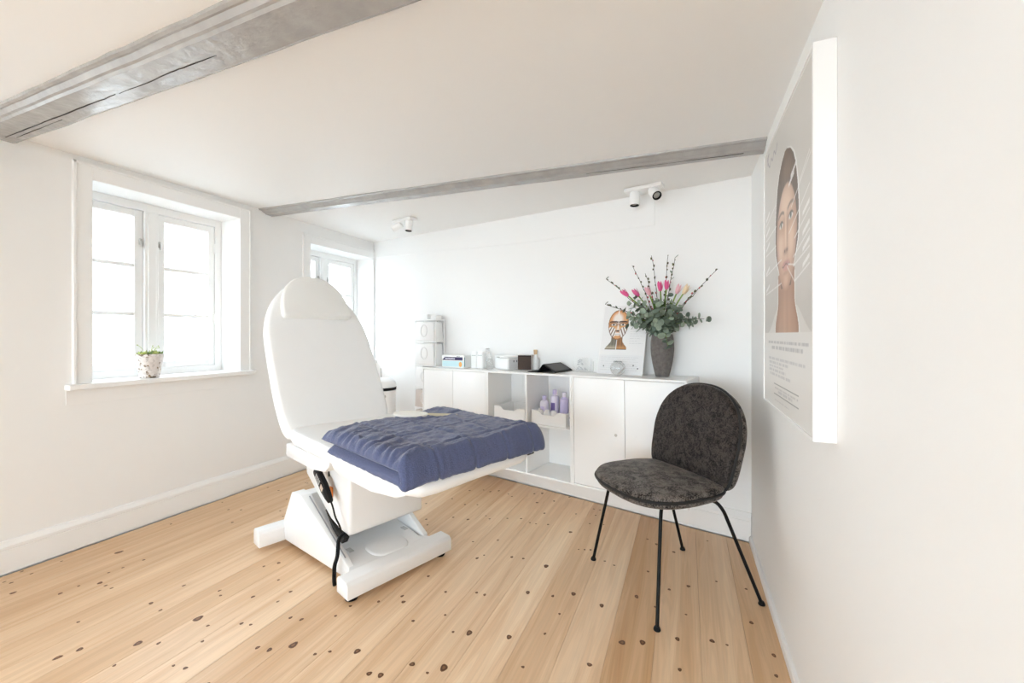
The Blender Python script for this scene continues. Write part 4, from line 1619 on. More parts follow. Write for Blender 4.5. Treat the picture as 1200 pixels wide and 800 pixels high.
def portrait(u, v):
    if v < .272:
        c = PAPER
        for (tv, a, b, h_) in TXT:
            if abs(v - tv) < h_ and a < u < b:
                c = (.46, .45, .45) if int(u * 120) % 3 else (.66, .65, .64)
        for (tv, a, b, h_) in TXT2:
            if abs(v - tv) < h_ and a < u < b:
                c = (.55, .54, .54) if int(u * 120) % 3 else (.70, .69, .68)
        if .28 < u < .79 and (abs(v - .086) < .0016 or abs(v - .048) < .0016):
            c = (.22, .22, .22)
        return c
    if u < .03 or u > .992 or v > .992:
        return PAPER
    c = mixc(GBG, (.64, .62, .59), sstep(.2, .9, v))
    x = u - FC
    # white top over the shoulders
    sh = .272 + .085 * (1 - sstep(.16, .44, abs(x)))
    if v < sh and abs(x) > .14:
        c = mixc(c, (.74, .72, .69), .8)
    # white outline round head
    hw = hair_half(v)
    neck = .165 + .07 * (1 - sstep(.28, .38, v)) - .03 * sstep(.27, .30, .33 - v)
    if v < .46 and abs(x) < neck + .012:
        c = (.86, .85, .83)
    if hw and abs(x) < hw + .016:
        c = (.84, .83, .81)
    # neck
    if v < .47 and abs(x) < neck:
        s_ = abs(x) / neck
        c = mixc(SKIN, SKIN_D, .25 + .55 * s_ ** 2)
        c = mixc(c, SKIN_D, .55 * sstep(.33, .43, v))
        c = mixc(c, SKIN_D, .25 * (.5 + .5 * math.sin(60 * x)) * (1 - s_))
    # hair pulled back
    if hw and abs(x) < hw:
        s_ = x / max(hw, .02)
        st_ = .5 + .5 * math.sin(46 * s_ * (1 - .4 * (v - .6)) + 3 * math.sin(9 * v))
        c = mixc(HAIR, HAIR_L, .15 + .55 * st_ * (1 - abs(s_) * .7))
        c = mixc(c, HAIR_L, .35 * ell(u, v, FC + .03, .80, .09, .03, .5))
    # face
    fw = .205
    fc_ = .585
    if v > fc_:
        d = math.hypot(x / fw, (v - fc_) / .172)
    else:
        jaw = (fc_ - v) / .178
        d = math.hypot(abs(x) / (fw * (1 - .16 * jaw)), jaw)
    f_ = 1 - sstep(.96, 1.03, d)
    if f_ > 0:
        k = mixc(SKIN, SKIN_D, .55 * sstep(.55, 1.0, d))
        k = mixc(k, (.82, .63, .50), .7 * ell(u, v, FC - .01, .70, .12, .05, .8))        # forehead light
        k = mixc(k, (.80, .60, .47), .6 * ell(u, v, FC - .11, .56, .05, .04, .8))
        k = mixc(k, (.80, .60, .47), .6 * ell(u, v, FC + .10, .56, .05, .04, .8))
        k = mixc(k, SKIN_D, .45 * ell(u, v, FC, .632, .17, .028, .9))                     # eye hollow
        k = mixc(k, (.82, .63, .50), .7 * ell(u, v, FC, .605, .016, .065, .7))            # nose ridge
        k = mixc(k, SKIN_D, .5 * ell(u, v, FC + .028, .59, .014, .06, .9))
        k = mixc(k, SKIN_D, .75 * ell(u, v, FC, .538, .042, .010, .8))                    # nose base
        for sx in (-1, 1):
            k = mixc(k, (.10, .05, .04), .9 * ell(u, v, FC + sx * .021, .540, .010, .005, .5))
            ex = FC + sx * .098
            # brow
            by = .668 + .010 * (1 - ((u - ex) / .062) ** 2)
            if abs(u - ex) < .062:
                k = mixc(k, (.20, .12, .08), .85 * (1 - sstep(.003, .008, abs(v - by))))
            k = mixc(k, (.78, .74, .70), ell(u, v, ex, .637, .040, .0105, .25))
            k = mixc(k, (.17, .20, .16), ell(u, v, ex, .638, .0165, .0110, .2))
            k = mixc(k, (.02, .015, .015), ell(u, v, ex, .638, .007, .005, .2))
            ly = .637 + .011 * (1 - ((u - ex) / .046) ** 2)
            if abs(u - ex) < .046:
                k = mixc(k, (.07, .04, .03), .9 * (1 - sstep(.002, .0055, abs(v - ly))))
        k = mixc(k, (.52, .24, .21), .9 * ell(u, v, FC, .497, .072, .010, .5))            # mouth
        k = mixc(k, (.60, .31, .27), .9 * ell(u, v, FC, .484, .060, .011, .5))
        if abs(x) < .078:
            k = mixc(k, (.20, .08, .07), .8 * (1 - sstep(.0015, .004, abs(v - .4925 - .003 * math.cos(x * 60)))))
        k = mixc(k, SKIN_D, .4 * ell(u, v, FC, .466, .05, .006, .8))
        k = mixc(k, (.80, .60, .47), .5 * ell(u, v, FC, .438, .045, .018, .8))            # chin
        c = mixc(c, k, f_)
    for a, b in LEADS:
        d = seg_d(u, v, a, b)
        if d < .0048:
            c = mixc((.88, .87, .86), c, .25 + .75 * sstep(.0015, .0048, d))
    for lu, lv in LBL:
        if abs(u - lu) < .05 and abs(v - lv - .012 - (u - lu) * .2) < .006:
            c = mixc(c, (.90, .89, .88), .75)
    # small handwritten-style wordmark, top left corner
    for k in range(12):
        a = (.10 + .022 * k, .925 + .012 * math.sin(k * 1.7) + .001 * k)
        b = (.10 + .022 * (k + 1), .925 + .012 * math.sin((k + 1) * 1.7) + .001 * (k + 1))
        if k == 0:
            a = (.09, .965)
        if seg_d(u, v, a, b) < .005:
            c = (.36, .33, .37)
    if seg_d(u, v, (.09, .965), (.14, .975)) < .005 or seg_d(u, v, (.14, .975), (.10, .94)) < .005:
        c = (.36, .33, .37)
    return c


PY0, PY1, PZ0, PZ1, PXF = 1.212, 1.912, .888, 1.866, .286
wp = thing('wall_poster', 'white boxed poster of a woman portrait with hair pulled back on right wall', 'poster', (XR, (PY0 + PY1) / 2, PZ0))
oy = (PY0 + PY1) / 2
bm = bmesh.new()
fwid = .008
for ya, yb, za, zb_ in ((PY0, PY0 + fwid, PZ0, PZ1), (PY1 - fwid, PY1, PZ0, PZ1), (PY0 + fwid, PY1 - fwid, PZ0, PZ0 + fwid), (PY0 + fwid, PY1 - fwid, PZ1 - fwid, PZ1)):
    box(bm, PXF - XR, -.0005, ya - oy, yb - oy, za - PZ0, zb_ - PZ0)
bmesh.ops.remove_doubles(bm, verts=bm.verts[:], dist=1e-5)
obj('frame', bm, LACQ, wp, smooth=False)
bm = bmesh.new()
box(bm, PXF - XR + .004, PXF - XR + .010, PY0 + fwid - oy, PY1 - fwid - oy, fwid, PZ1 - PZ0 - fwid)
obj('backing_board', bm, LACQ, wp, smooth=False)
printed('print', 230, 330, lambda u, v: (PXF - XR + .003, PY1 - fwid - (PY1 - PY0 - 2 * fwid) * u - oy, fwid + (PZ1 - PZ0 - 2 * fwid) * v), portrait, wp, INK)

# anatomy poster leaning on the wall
SK_O, SK_T = (.66, .30, .12), (.72, .47, .30)
ROWS = words_rows([(.86 - .035 * k, .66, .95 - .06 * (k % 3), .004) for k in range(13)], 9) + words_rows([(.235 - .030 * k, .05, .90 - .05 * (k % 2), .0045) for k in range(7)], 13)


def anatomy(u, v):
    if v > .34 and .06 < u < .64:
        u = .345 + (u - .365) / 1.27
        if u > .345 + .19:
            return (.80, .80, .80)
    c = (.80, .80, .80)
    if v < .27:
        c = (.76, .765, .775)
    for (tv, a, b, h_) in ROWS:
        if abs(v - tv) < h_ and a < u < b:
            c = (.60, .60, .61)
    for (du, dv) in ((.13, .105), (.90, .085), (.80, .125)):
        if math.hypot(u - du, (v - dv) * 1.5) < .016:
            c = (.12, .12, .14)
    cx = .345
    x = u - cx
    # bust: neck flaring into two halves
    if .345 < v < .56 and abs(x) > .008:
        nw = .105 + .10 * (1 - sstep(.345, .48, v))
        if abs(x) < nw:
            s_ = .5 + .5 * math.sin(x * 110)
            base = mixc((.06, .05, .045), (.30, .28, .22) if x < 0 else (.52, .24, .09), .35 + .3 * s_)
            c = mixc(base, (.60, .32, .14) if x > 0 else (.55, .48, .36), .8 * (1 - sstep(.35, .43, v)))
            if v < .36:
                c = (.06, .04, .03)
    hd = math.hypot(x / .185, (v - .735) / (.205 if v > .735 else .245))
    if hd < 1:
        c = mixc(SK_T, SK_O, sstep(.3, 1, hd))
        # white tendon sheet on forehead, split orange lobes on top
        c = mixc(c, (.86, .82, .78), .9 * ell(u, v, cx - .015, .80, .085, .085, .4))
        if v > .86 and abs(x + .01) < .012:
            c = mixc(c, (.9, .85, .8), .8)
        # eye band
        for sx in (-1, 1):
            ex = cx + sx * .085
            c = mixc(c, (.30, .13, .05), .8 * ell(u, v, ex, .715, .085, .045, .3))
            c = mixc(c, (.78, .42, .17), .7 * ell(u, v, ex, .68, .07, .018, .5))
            c = mixc(c, (.75, .72, .68), ell(u, v, ex, .715, .042, .016, .3))
            c = mixc(c, (.04, .03, .03), ell(u, v, ex, .716, .018, .015, .3))
            if abs(u - ex) < .08 and abs(v - .755 - .01 * math.cos((u - ex) * 20)) < .010:
                c = (.07, .04, .03)
            # white fibres on the cheeks with dark gaps
            fx = (u - ex - sx * .02)
            if ell(u, v, ex + sx * .03, .60, .085, .085, .2) > .5:
                c = mixc((.82, .80, .78), (.20, .12, .09), sstep(.35, .9, math.sin(fx * 120 + v * 60 * sx) * .5 + .5))
        c = mixc(c, (.72, .48, .32), ell(u, v, cx, .655, .03, .05, .3))
        c = mixc(c, (.84, .80, .76), .9 * ell(u, v, cx, .665, .012, .05, .4))
        c = mixc(c, (.05, .03, .03), ell(u, v, cx, .622, .035, .012, .4))
        c = mixc(c, (.82, .80, .78), ell(u, v, cx, .575, .062, .022, .3))
        if abs(x) < .055 and abs(v - .575) < .004:
            c = (.25, .2, .2)
        c = mixc(c, (.66, .36, .17), .8 * ell(u, v, cx, .525, .06, .02, .5))
        if hd > .93:
            c = mixc(c, (.15, .08, .05), .7)
    return c


ap = thing('anatomy_poster', 'white poster with a facial muscle head leaning on the back wall by the vase', 'poster', on_top(.7075, .150), RZ_BACK, None, 0)
BW, BH, AL = .297, .462, math.asin(.135 / .462)
def lean_p(x, h_, d):
    # d = distance in front of the board's back face
    return (x, -math.sin(AL) * h_ + math.cos(AL) * d, math.cos(AL) * h_ + math.sin(AL) * d)
bm = bmesh.new()
vs = [bm.verts.new(lean_p(x, h_, d)) for x in (-BW / 2, BW / 2) for h_ in (0, BH) for d in (0, .006)]
bmesh.ops.convex_hull(bm, input=vs)
obj('board', bm, LACQ, ap, smooth=False)
printed('print', 130, 200, lambda u, v: lean_p(BW / 2 - .004 - (BW - .008) * u, .004 + (BH - .008) * v, .0068), anatomy, ap, INK)

# ------------------------------------------------------------------ vase and bouquet
VT, VO = .452, .115
VZ = zt(VT) + .0006
vase = thing('stoneware_vase', 'tall dark grey stoneware vase at the right end of the cabinets', 'vase', bwp(VT, VO, VZ), 0)
STONE = mat('grey_stoneware', (.135, .120, .112), .8, var=.25, var_scale=55, bump=.4, bump_scale=90)
bm = bmesh.new()
lathe(bm, [(0, 0), (.036, 0), (.039, .003), (.046, .03), (.056, .075), (.064, .125), (.067, .165), (.066, .205), (.061, .240), (.058, .249),
           (.055, .252), (.052, .249), (.055, .235), (.058, .2), (.056, .12), (.04, .03), (0, .02)], 40)
obj('body', bm, STONE, vase)
RIM = Vector((VT, VO, VZ + .245))
GREEN = mat('tulip_stem_green', (.20, .30, .055), .5)
LEAFG = mat('eucalyptus_leaf', (.125, .165, .120), .6, var=.25, var_scale=30)
LEAFG2 = mat('pale_eucalyptus_leaf', (.25, .31, .235), .6, var=.2, var_scale=30)
BARK = mat('dark_twig_bark', (.055, .040, .032), .8)
TLEAF = mat('tulip_leaf', (.095, .17, .045), .5)
PINK, PALE, CREAM = mat('pink_petal', (.72, .10, .28), .5), mat('pale_pink_petal', (.80, .45, .50), .5), mat('cream_petal', (.82, .66, .45), .5)
REDB = mat('red_bud', (.40, .05, .06), .5)
BUDG = mat('green_brown_bud', (.11, .10, .045), .7)


def W3(t, off, z):
    return bwp(t, off, z)


def curve3(a, b, c, n=10):
    a, b, c = Vector(a), Vector(b), Vector(c)
    return [a * (1 - k / n) ** 2 + b * 2 * (k / n) * (1 - k / n) + c * (k / n) ** 2 for k in range(n + 1)]


def stem_thing(name, label, cat, group, tip, base=None, sag=.0):
    """a stem from inside the vase to its tip (t, off, z); returns thing and the stem points in its local frame"""
    bx = base or (VT + (tip[0] - VT) * .10, VO + (tip[1] - VO) * .10)
    k_ = math.hypot(bx[0] - VT, bx[1] - VO)
    if k_ > .035:
        bx = (VT + (bx[0] - VT) * .035 / k_, VO + (bx[1] - VO) * .035 / k_)
    low = W3(VT - (bx[0] - VT) * .5, VO - (bx[1] - VO) * .5, VZ + .06)
    neck = W3(bx[0], bx[1], RIM.z)
    end = W3(*tip)
    h_ = thing(name, label, cat, low, 0, group)
    mid = neck + (end - neck) * .5 + Vector((0, 0, sag))
    ctrl = neck + (neck - low) * (.35 * (end - neck).length / max(.01, (neck - low).length)) + Vector((0, 0, sag))
    pts = [low] + curve3(neck, ctrl, end, 12)
    return h_, [p - low for p in pts]


# flowering twigs
BR = [((.790, .16, 1.505), 'long bare twig reaching farthest left above the bouquet'),
      ((.640, .10, 1.585), 'budding twig rising left of the tulips with a red bud'),
      ((.515, .12, 1.630), 'upright budding twig in the middle left of the bouquet'),
      ((.425, .09, 1.625), 'tall dark budding twig leaning right over the pink tulips'),
      ((.375, .13, 1.600), 'leafy green tipped twig right of the centre of the bouquet'),
      ((.150, .12, 1.515), 'long budding twig reaching farthest right of the bouquet'),
      ((.770, .22, 1.340), 'low twig crossing in front of the anatomy poster'),
      ((.540, .16, 1.52), 'thin pale budding twig just left of the bouquet centre'),
      ((.255, .16, 1.40), 'short twig with red buds low on the right of the bouquet')]
for bi, (tip, lab) in enumerate(BR):
    h_, pts = stem_thing('flowering_twig', lab, 'twig', 'flowering twigs in the vase', tip, sag=-.01)
    r_ = random.Random(100 + bi)
    jp = [p + Vector((r_.uniform(-1, 1), r_.uniform(-1, 1), r_.uniform(-1, 1))) * (.004 if 1 < i < len(pts) - 1 else 0) for i, p in enumerate(pts)]
    bm = bmesh.new()
    tube(bm, jp, [.0030 - .0018 * i / len(jp) for i in range(len(jp))], 6)
    obj('stem', bm, BARK, h_)
    bm = bmesh.new()
    for k in range(15):
        f = 5 + (len(jp) - 6) * (k + r_.random()) / 15
        i = min(int(f), len(jp) - 2)
        p = jp[i].lerp(jp[i + 1], f - i)
        s_ = r_.uniform(.0035, .0075)
        d = Vector((r_.uniform(-1, 1), r_.uniform(-1, 1), r_.uniform(0, 1))).normalized() * s_
        mi = 1 if (r_.random() < .22 and bi != 4) else 0
        res = bmesh.ops.create_icosphere(bm, subdivisions=1, radius=s_ * .8, matrix=Matrix.Translation(p + d) @ Matrix.Scale(1.6, 4, (jp[i + 1] - jp[i]).normalized()))
        for v in res['verts']:
            for f_ in v.link_faces:
                f_.material_index = mi
    obj('buds', bm, [BUDG, REDB], h_, kind='stuff')
    if bi in (0, 6, 4):
        for k in range(4):
            f = len(jp) - 1 - k * .9
            i = max(0, min(int(f), len(jp) - 2))
            bm = bmesh.new()
            cushion(bm, superellipse(.012, 0, .012, .006, 2, 12), .003, .0015,
                    Matrix.Translation(jp[i].lerp(jp[i + 1], min(1, f - i))) @ Matrix.Rotation(k * 2.1, 4, 'Z') @ Matrix.Rotation(-.7, 4, 'Y'), rings=2)
            obj('leaf', bm, LEAFG2 if bi == 4 else LEAFG, h_)

# tulips
TU = [((.640, .17, 1.432), PINK, 'bright pink tulip farthest left in the bouquet'),
      ((.592, .12, 1.432), PINK, 'small pink tulip second from the left in the bouquet'),
      ((.512, .16, 1.430), PALE, 'pale pink tulip left of the centre of the bouquet'),
      ((.447, .17, 1.452), PINK, 'large bright pink tulip at the centre of the bouquet'),
      ((.424, .13, 1.462), PINK, 'bright pink tulip close behind the central one'),
      ((.362, .15, 1.432), PALE, 'pale pink tulip right of the centre of the bouquet'),
      ((.320, .17, 1.428), CREAM, 'cream and orange tulip farthest right in the bouquet')]
for ti, (tip, pm, lab) in enumerate(TU):
    h_, pts = stem_thing('tulip', lab, 'tulip', 'tulips in the vase', (tip[0], tip[1], tip[2] - .045), sag=.0)
    bm = bmesh.new()
    tube(bm, pts, .0042, 8)
    obj('stem', bm, GREEN, h_)
    end = pts[-1]
    d = (pts[-1] - pts[-3]).normalized()
    rot = Vector((0, 0, 1)).rotation_difference(d).to_matrix().to_4x4()
    for k in range(6):
        bm = bmesh.new()
        rr = .0145 if k % 2 == 0 else .011
        rows = []
        for j in range(6):
            f = j / 5
            hz = .056 * f
            rad = rr * (math.sin(math.pi * (.18 + .62 * f)) ** .8) + (.010 if k % 2 == 0 else .003) * f ** 3
            wd = .72 * math.sin(math.pi * min(.97, .22 + .76 * f)) ** .7
            rows.append([bm.verts.new((rad * math.cos(a), rad * math.sin(a), hz)) for a in [k * math.pi / 3 + wd * q for q in (-1, -.5, 0, .5, 1)]])
        for A, B_ in zip(rows[:-1], rows[1:]):
            for q in range(4):
                bm.faces.new([A[q], A[q + 1], B_[q + 1], B_[q]])
        bmesh.ops.transform(bm, matrix=Matrix.Translation(end) @ rot, verts=bm.verts[:])
        obj('petal', bm, pm, h_, angle=180)
    if ti in (0, 2, 3, 5):
        bm = bmesh.new()
        L0 = pts[4]
        dirv = Vector((rnd.uniform(-.4, .4), rnd.uniform(-.4, .1), 1)).normalized()
        sv = dirv.cross(Vector((0, 1, 0))).normalized()
        rows = []
        for j in range(7):
            f = j / 6
            c_ = L0 + dirv * .17 * f + Vector((0, -.02 * f * f, 0))
            wv_ = .014 * math.sin(math.pi * (.12 + .87 * f)) ** .8
            rows.append([bm.verts.new(c_ - sv * wv_), bm.verts.new(c_ + Vector((0, .005, 0))), bm.verts.new(c_ + sv * wv_)])
        for A, B_ in zip(rows[:-1], rows[1:]):
            for q in range(2):
                bm.faces.new([A[q], A[q + 1], B_[q + 1], B_[q]])
        obj('leaf', bm, TLEAF, h_, angle=180)

# eucalyptus sprigs with paired round leaves
def leaf_mesh(r_, m_):
    bm = bmesh.new()
    c = bm.verts.new((r_ * .95, 0, -.10 * r_))
    base = bm.verts.new((0, 0, 0))
    ring = []
    for k in range(11):
        a = math.pi - math.pi * 2 * (k + 1) / 12
        ring.append(bm.verts.new((r_ * (1 + math.cos(a)), r_ * .88 * math.sin(a), .12 * r_ * math.sin(a) ** 2 - .05 * r_)))
    loop = [base] + ring
    for k in range(12):
        bm.faces.new([c, loop[k], loop[(k + 1) % 12]])
    me_o = obj('leaf', bm, m_, None, angle=180)
    return me_o


LP = [leaf_mesh(.0285, LEAFG), leaf_mesh(.0235, LEAFG), leaf_mesh(.0265, LEAFG2), leaf_mesh(.020, LEAFG2)]
SP = [((.628, .17, 1.205), -.02, 'eucalyptus sprig lowest on the left side of the bouquet'),
      ((.640, .21, 1.290), -.0, 'eucalyptus sprig on the left, beside the anatomy poster'),
      ((.590, .16, 1.365), .0, 'eucalyptus sprig rising toward the left pink tulip'),
      ((.590, .26, 1.260), .0, 'eucalyptus sprig leaning forward on the left of the bouquet'),
      ((.540, .24, 1.330), .0, 'eucalyptus sprig left of the centre pointing forward'),
      ((.500, .27, 1.270), .0, 'eucalyptus sprig with large leaves just above the vase mouth'),
      ((.455, .22, 1.345), .0, 'eucalyptus sprig at the very centre of the bouquet'),
      ((.425, .28, 1.300), .0, 'eucalyptus sprig right of the centre pointing forward'),
      ((.385, .20, 1.360), .0, 'eucalyptus sprig below the pale tulip on the right'),
      ((.370, .25, 1.255), .0, 'eucalyptus sprig to the right just above the rim'),
      ((.310, .17, 1.255), .01, 'eucalyptus sprig spreading right below the long twig'),
      ((.215, .14, 1.238), .03, 'eucalyptus sprig reaching farthest right of the bouquet'),
      ((.392, .215, 1.085), .05, 'eucalyptus sprig hanging down over the right side of the vase'),
      ((.470, .05, 1.310), .0, 'eucalyptus sprig at the back against the wall'),
      ((.655, .13, 1.255), .0, 'eucalyptus sprig on the left close to the wall'),
      ((.605, .21, 1.325), .0, 'eucalyptus sprig upper left in front of the tulip stems'),
      ((.555, .29, 1.215), .0, 'eucalyptus sprig low at the front left over the rim'),
      ((.330, .22, 1.300), .0, 'eucalyptus sprig right under the cream tulip'),
      ((.270, .19, 1.215), .02, 'eucalyptus sprig low on the right above the hanging one'),
      ((.430, .30, 1.215), .0, 'eucalyptus sprig low at the front right over the rim')]
for si, (tip, sag, lab) in enumerate(SP):
    h_, pts = stem_thing('eucalyptus_sprig', lab, 'sprig', 'eucalyptus sprigs in the vase', tip, sag=sag)
    r_ = random.Random(300 + si)
    bm = bmesh.new()
    tube(bm, pts, [.0024 - .0012 * i / len(pts) for i in range(len(pts))], 6)
    obj('stem', bm, BARK if si % 3 else GREEN, h_)
    nl = 10
    for k in range(nl):
        f = 3.6 + (len(pts) - 4.3) * k / (nl - 1)
        i = min(int(f), len(pts) - 2)
        p = pts[i].lerp(pts[i + 1], f - i)
        d = (pts[i + 1] - pts[i]).normalized()
        for sgn in (0, 1):
            src = LP[(k + si + sgn) % 2 + (2 if (r_.random() < .45) else 0)]
            lf = src.copy()
            col.objects.link(lf)
            lf.parent = h_
            ang = k * math.pi / 2 + sgn * math.pi + r_.uniform(-.4, .4)
            a = Vector((0, 0, 1)).rotation_difference(d)
            q = a.to_matrix().to_4x4() @ Matrix.Rotation(ang, 4, 'Z') @ Matrix.Rotation(r_.uniform(-.8, .3), 4, 'Y') @ Matrix.Rotation(r_.uniform(-.5, .5), 4, 'X')
            s_ = (1.0 - .35 * k / nl) * r_.uniform(.85, 1.1) * (1.1 if si == 12 else 1)
            lf.matrix_local = Matrix.Translation(p) @ q @ Matrix.Scale(s_, 4)
for o_ in LP:
    bpy.data.objects.remove(o_)

# ------------------------------------------------------------------ twin ceiling spotlights
def spotlight(label, x, y, aim1, aim2):
    zc = zceil(x)
    s_ = thing('ceiling_spotlight', label, 'spotlight', (x, y, zc), RZ_BACK, 'white twin ceiling spotlights')
    LAMPW = LACQ
    bm = bmesh.new()
    tl = .0245 * .974
    box(bm, -.112, .112, -.040, .040, -.024, -.001, .003, 2)
    obj('base_plate', bm, LAMPW, s_)
    for lx, (dx, dy, dz) in ((.058, aim1), (-.058, aim2)):
        d = Vector((dx, dy, dz)).normalized()
        p = Vector((lx, 0, -.040))
        bm = bmesh.new()
        tube(bm, [(lx, 0, -.022), p], .010, 10)
        obj('joint', bm, LAMPW, s_)
        bm = bmesh.new()
        lathe(bm, [(0, -.018), (.026, -.018), (.031, -.012), (.031, .062), (.030, .064), (.027, .064), (.027, .040), (0, .040)], 26)
        rot = Vector((0, 0, 1)).rotation_difference(d).to_matrix().to_4x4()
        bmesh.ops.transform(bm, matrix=Matrix.Translation(p) @ rot, verts=bm.verts[:])
        hd = obj('lamp_head', bm, LAMPW, s_)
        bm = bmesh.new()
        lathe(bm, [(.0268, .048), (.0268, .0655), (.0205, .0655), (.0185, .052), (.0268, .048)], 26)
        bmesh.ops.transform(bm, matrix=Matrix.Translation(p) @ rot, verts=bm.verts[:])
        obj('black_ring', bm, BLACK, hd)
        bm = bmesh.new()
        lathe(bm, [(0, .042), (.010, .044), (.0185, .056), (.0185, .040), (0, .040)], 20)
        bmesh.ops.transform(bm, matrix=Matrix.Translation(p) @ rot, verts=bm.verts[:])
        obj('reflector', bm, STEEL, hd)
    return s_


spotlight('white twin ceiling spotlight above the vase at the right', -.235, 2.605, (0, .05, -1), (-.45, .55, -.62))
spotlight('white twin ceiling spotlight in the far left corner above the couch', -2.125, 2.745, (.75, .35, -.45), (.0, .10, -1))

# ------------------------------------------------------------------ plant pot on the window sill
pp = thing('potted_succulent', 'small green succulent in a speckled white pot on the window sill', 'plant', (-3.050, 1.452, ZS + .0005))
m = mat('speckled_mosaic_pot', (.62, .58, .55), .45)
nt = m.node_tree
tc = nt.nodes.new('ShaderNodeTexCoord')
vo = nt.nodes.new('ShaderNodeTexVoronoi')
vo.inputs['Scale'].default_value = 95
nt.links.new(tc.outputs['Object'], vo.inputs['Vector'])
rp = nt.nodes.new('ShaderNodeValToRGB')
e_ = rp.color_ramp.elements
e_[0].position, e_[0].color = 0.0, (.10, .07, .05, 1)
e_[1].position, e_[1].color = 1.0, (.72, .68, .65, 1)
for p_, c_ in ((.05, (.22, .15, .08, 1)), (.12, (.50, .46, .43, 1)), (.3, (.66, .60, .57, 1))):
    x_ = e_.new(p_)
    x_.color = c_
sp_ = nt.nodes.new('ShaderNodeSeparateColor')
nt.links.new(vo.outputs['Color'], sp_.inputs[0])
nt.links.new(sp_.outputs[0], rp.inputs[0])
nt.links.new(rp.outputs[0], nt.nodes['Principled BSDF'].inputs['Base Color'])
bm = bmesh.new()
lathe(bm, [(0, 0), (.046, 0), (.049, .003), (.068, .130), (.073, .134), (.073, .146), (.067, .146), (.063, .134), (.058, .12), (0, .12)], 36)
obj('pot', bm, m, pp)
bm = bmesh.new()
lathe(bm, [(0, .134), (.03, .136), (.0625, .130), (.058, .1205), (0, .1205)], 24)
obj('soil', bm, mat('dark_soil', (.03, .022, .016), .95), pp)
SUC = [mat('yellow_green_succulent', (.42, .47, .13), .5), mat('green_succulent', (.16, .25, .06), .5)]
for k in range(13):
    a = k * 2.4
    rr = .050 * math.sqrt((k + .5) / 13)
    c0 = Vector((rr * math.cos(a), rr * math.sin(a), .132))
    ro = bpy.data.objects.new('rosette', None)
    bm = bmesh.new()
    for j in range(9):
        b_ = j * 2.4
        out_ = .25 + .5 * (j / 9)
        dd = Vector((math.cos(b_) * out_, math.sin(b_) * out_, 1 - .05 * j)).normalized()
        ln = .024 + .018 * rnd.random()
        sv = dd.cross(Vector((0, 0, 1)))
        sv = sv.normalized() * .0075 if sv.length > .01 else Vector((.0055, 0, 0))
        up = sv.cross(dd)
        v0 = bm.verts.new(c0)
        m1, m2, m3, m4 = (bm.verts.new(c0 + dd * ln * .6 + s2) for s2 in (sv, up * .6, -sv, -up * .6))
        tpv = bm.verts.new(c0 + dd * ln)
        for q1, q2 in ((m1, m2), (m2, m3), (m3, m4), (m4, m1)):
            bm.faces.new([v0, q1, q2])
            bm.faces.new([q1, tpv, q2])
    bpy.data.objects.remove(ro)
    obj('rosette', bm, SUC[k % 2], pp, smooth=False, kind='stuff')
for k in range(5):
    a = k * 1.9 + .5
    bm = bmesh.new()
    tube(bm, curve3((.02 * math.cos(a), .02 * math.sin(a), .135), (.025 * math.cos(a), .025 * math.sin(a), .18), (.055 * math.cos(a), .055 * math.sin(a), .185 + .008 * (k % 3)), 6), .0012, 5)
    bmesh.ops.create_icosphere(bm, subdivisions=1, radius=.004, matrix=Matrix.Translation((.055 * math.cos(a), .055 * math.sin(a), .185 + .008 * (k % 3))))
    obj('shoot', bm, SUC[0], pp)

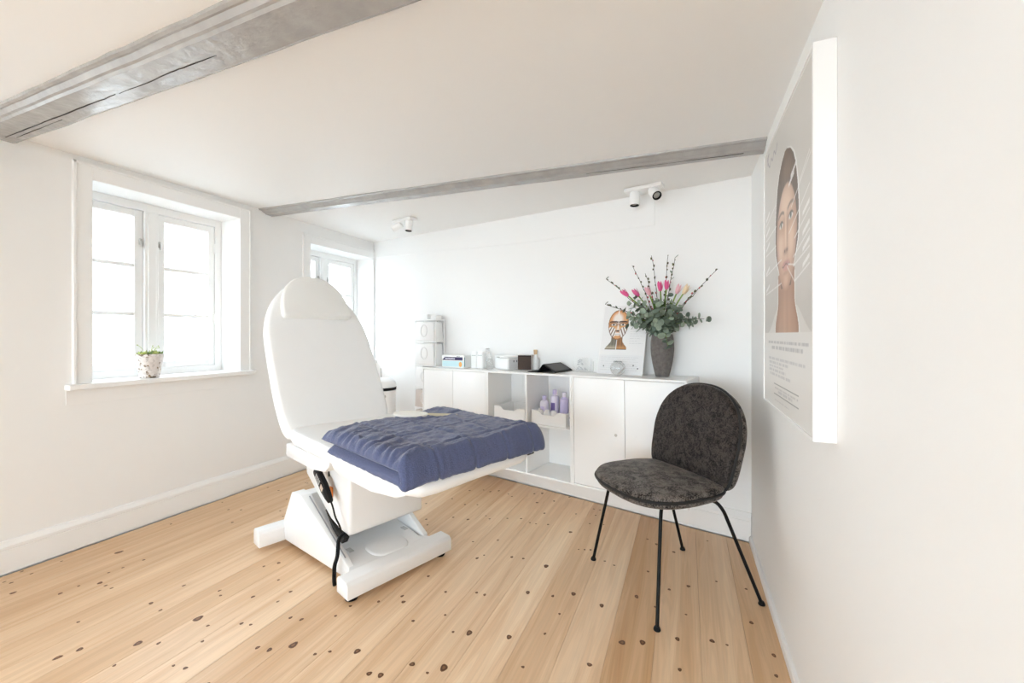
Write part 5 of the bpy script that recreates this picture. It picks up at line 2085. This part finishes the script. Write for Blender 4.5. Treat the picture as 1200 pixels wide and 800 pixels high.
# ------------------------------------------------------------------ far left corner behind the couch
tw = thing('drawer_tower', 'slim white tower of translucent boxes in the corner left of the cabinets', 'storage tower', bwp(2.372, .003, .0006), RZ_BACK)
FROST = mat('frosted_white_plastic', (.87, .87, .87), .35)
WARM = mat('beige_frosted_plastic', (.62, .54, .49), .4)
TW_, TD = .275, .13
for xa, xb, ya, yb in ((0, .008, .024, .032), (TW_ - .008, TW_, .024, .032), (0, .008, TD - .008, TD), (TW_ - .008, TW_, TD - .008, TD)):
    bm = bmesh.new()
    box(bm, xa, xb, ya, yb, 0, 1.285, .001, 1)
    obj('post', bm, FROST, tw)
LV = [.30, .50, .68, .885, 1.095]
for z in LV + [1.285]:
    bm = bmesh.new()
    box(bm, -.003, TW_ + .003, .022, TD + .003, z - .012, z, .002, 1)
    obj('shelf', bm, LACQ, tw)
for i, (za, zb_) in enumerate(((.30, .488), (.50, .668), (.68, .873), (.885, 1.083), (1.095, 1.273))):
    bm = bmesh.new()
    ins = .020
    prism(bm, [(.012, za), (TW_ - .012, za), (TW_ - .024, zb_ - .012), (.024, zb_ - .012)], 'y', .030, TD + .012, .008, 2)
    dr = obj('box', bm, WARM if i < 2 else FROST, tw)
    bm = bmesh.new()
    c_ = ((TW_ / 2), TD + .013, (za + zb_) / 2)
    tube(bm, [(c_[0] + .040 * math.cos(a), c_[1], c_[2] + .052 * math.sin(a)) for a in [2 * math.pi * k / 28 for k in range(28)]], .0035, 6, closed=True)
    obj('round_opening', bm, mat('pale_opening_rim', (.76, .76, .76), .4) if i else BLACK, dr)
bm = bmesh.new()
for x0, x1, h_ in ((.13, .245, .045), (.02, .09, .040)):
    box(bm, x0, x1, .04, .11, 1.2855, 1.2855 + h_, .006, 2)
bm.free()
for i, (x0, x1, h_) in enumerate(((.13, .245, .045), (.02, .09, .040))):
    b = thing('small_carton', ('white carton at the left on top of the drawer tower', 'small white carton at the right on top of the drawer tower')[i], 'box',
              bwp(2.372 + (x0 + x1) / 2, .003 + .075, 1.2862), RZ_BACK, 'cartons on the drawer tower')
    bm = bmesh.new()
    w_ = (x1 - x0) / 2
    box(bm, -w_, w_, -.035, .035, 0, h_ * .8, .003, 1)
    obj('carton', bm, LACQ, b)
    bm = bmesh.new()
    box(bm, -w_ - .001, w_ + .001, -.036, .036, h_ * .8, h_, .003, 1)
    obj('lid', bm, LACQ, b)

bn = thing('pedal_bin', 'white domed bin with black band in the far corner behind the couch', 'bin', (-2.462, 2.865, .0006), math.radians(-40))
bm = bmesh.new()
lathe(bm, [(0, 0), (.105, 0), (.110, .01), (.122, .665), (0, .665)], 36)
obj('body', bm, LACQ, bn)
bm = bmesh.new()
lathe(bm, [(0, .668), (.124, .668), (.125, .690), (0, .690)], 36)
obj('black_band', bm, RUBBER, bn)
bm = bmesh.new()
lathe(bm, [(.122, .692), (.122, .715), (.110, .745), (.07, .768), (0, .775)], 36)
obj('dome_lid', bm, LACQ, bn)
bm = bmesh.new()
lathe(bm, [(0, 0), (.012, 0), (.014, .012), (0, .016)], 14)
bmesh.ops.rotate(bm, verts=bm.verts[:], matrix=Matrix.Rotation(math.pi / 2, 3, 'Y'))
bmesh.ops.translate(bm, verts=bm.verts[:], vec=(.118, .0, .622))
obj('knob', bm, STEEL, bn)
bm = bmesh.new()
tube(bm, [(-.02, .0, .76), (-.045, .0, .85)], .006, 8)
obj('lid_lever', bm, STEEL, bn)

bpy.context.view_layer.update()
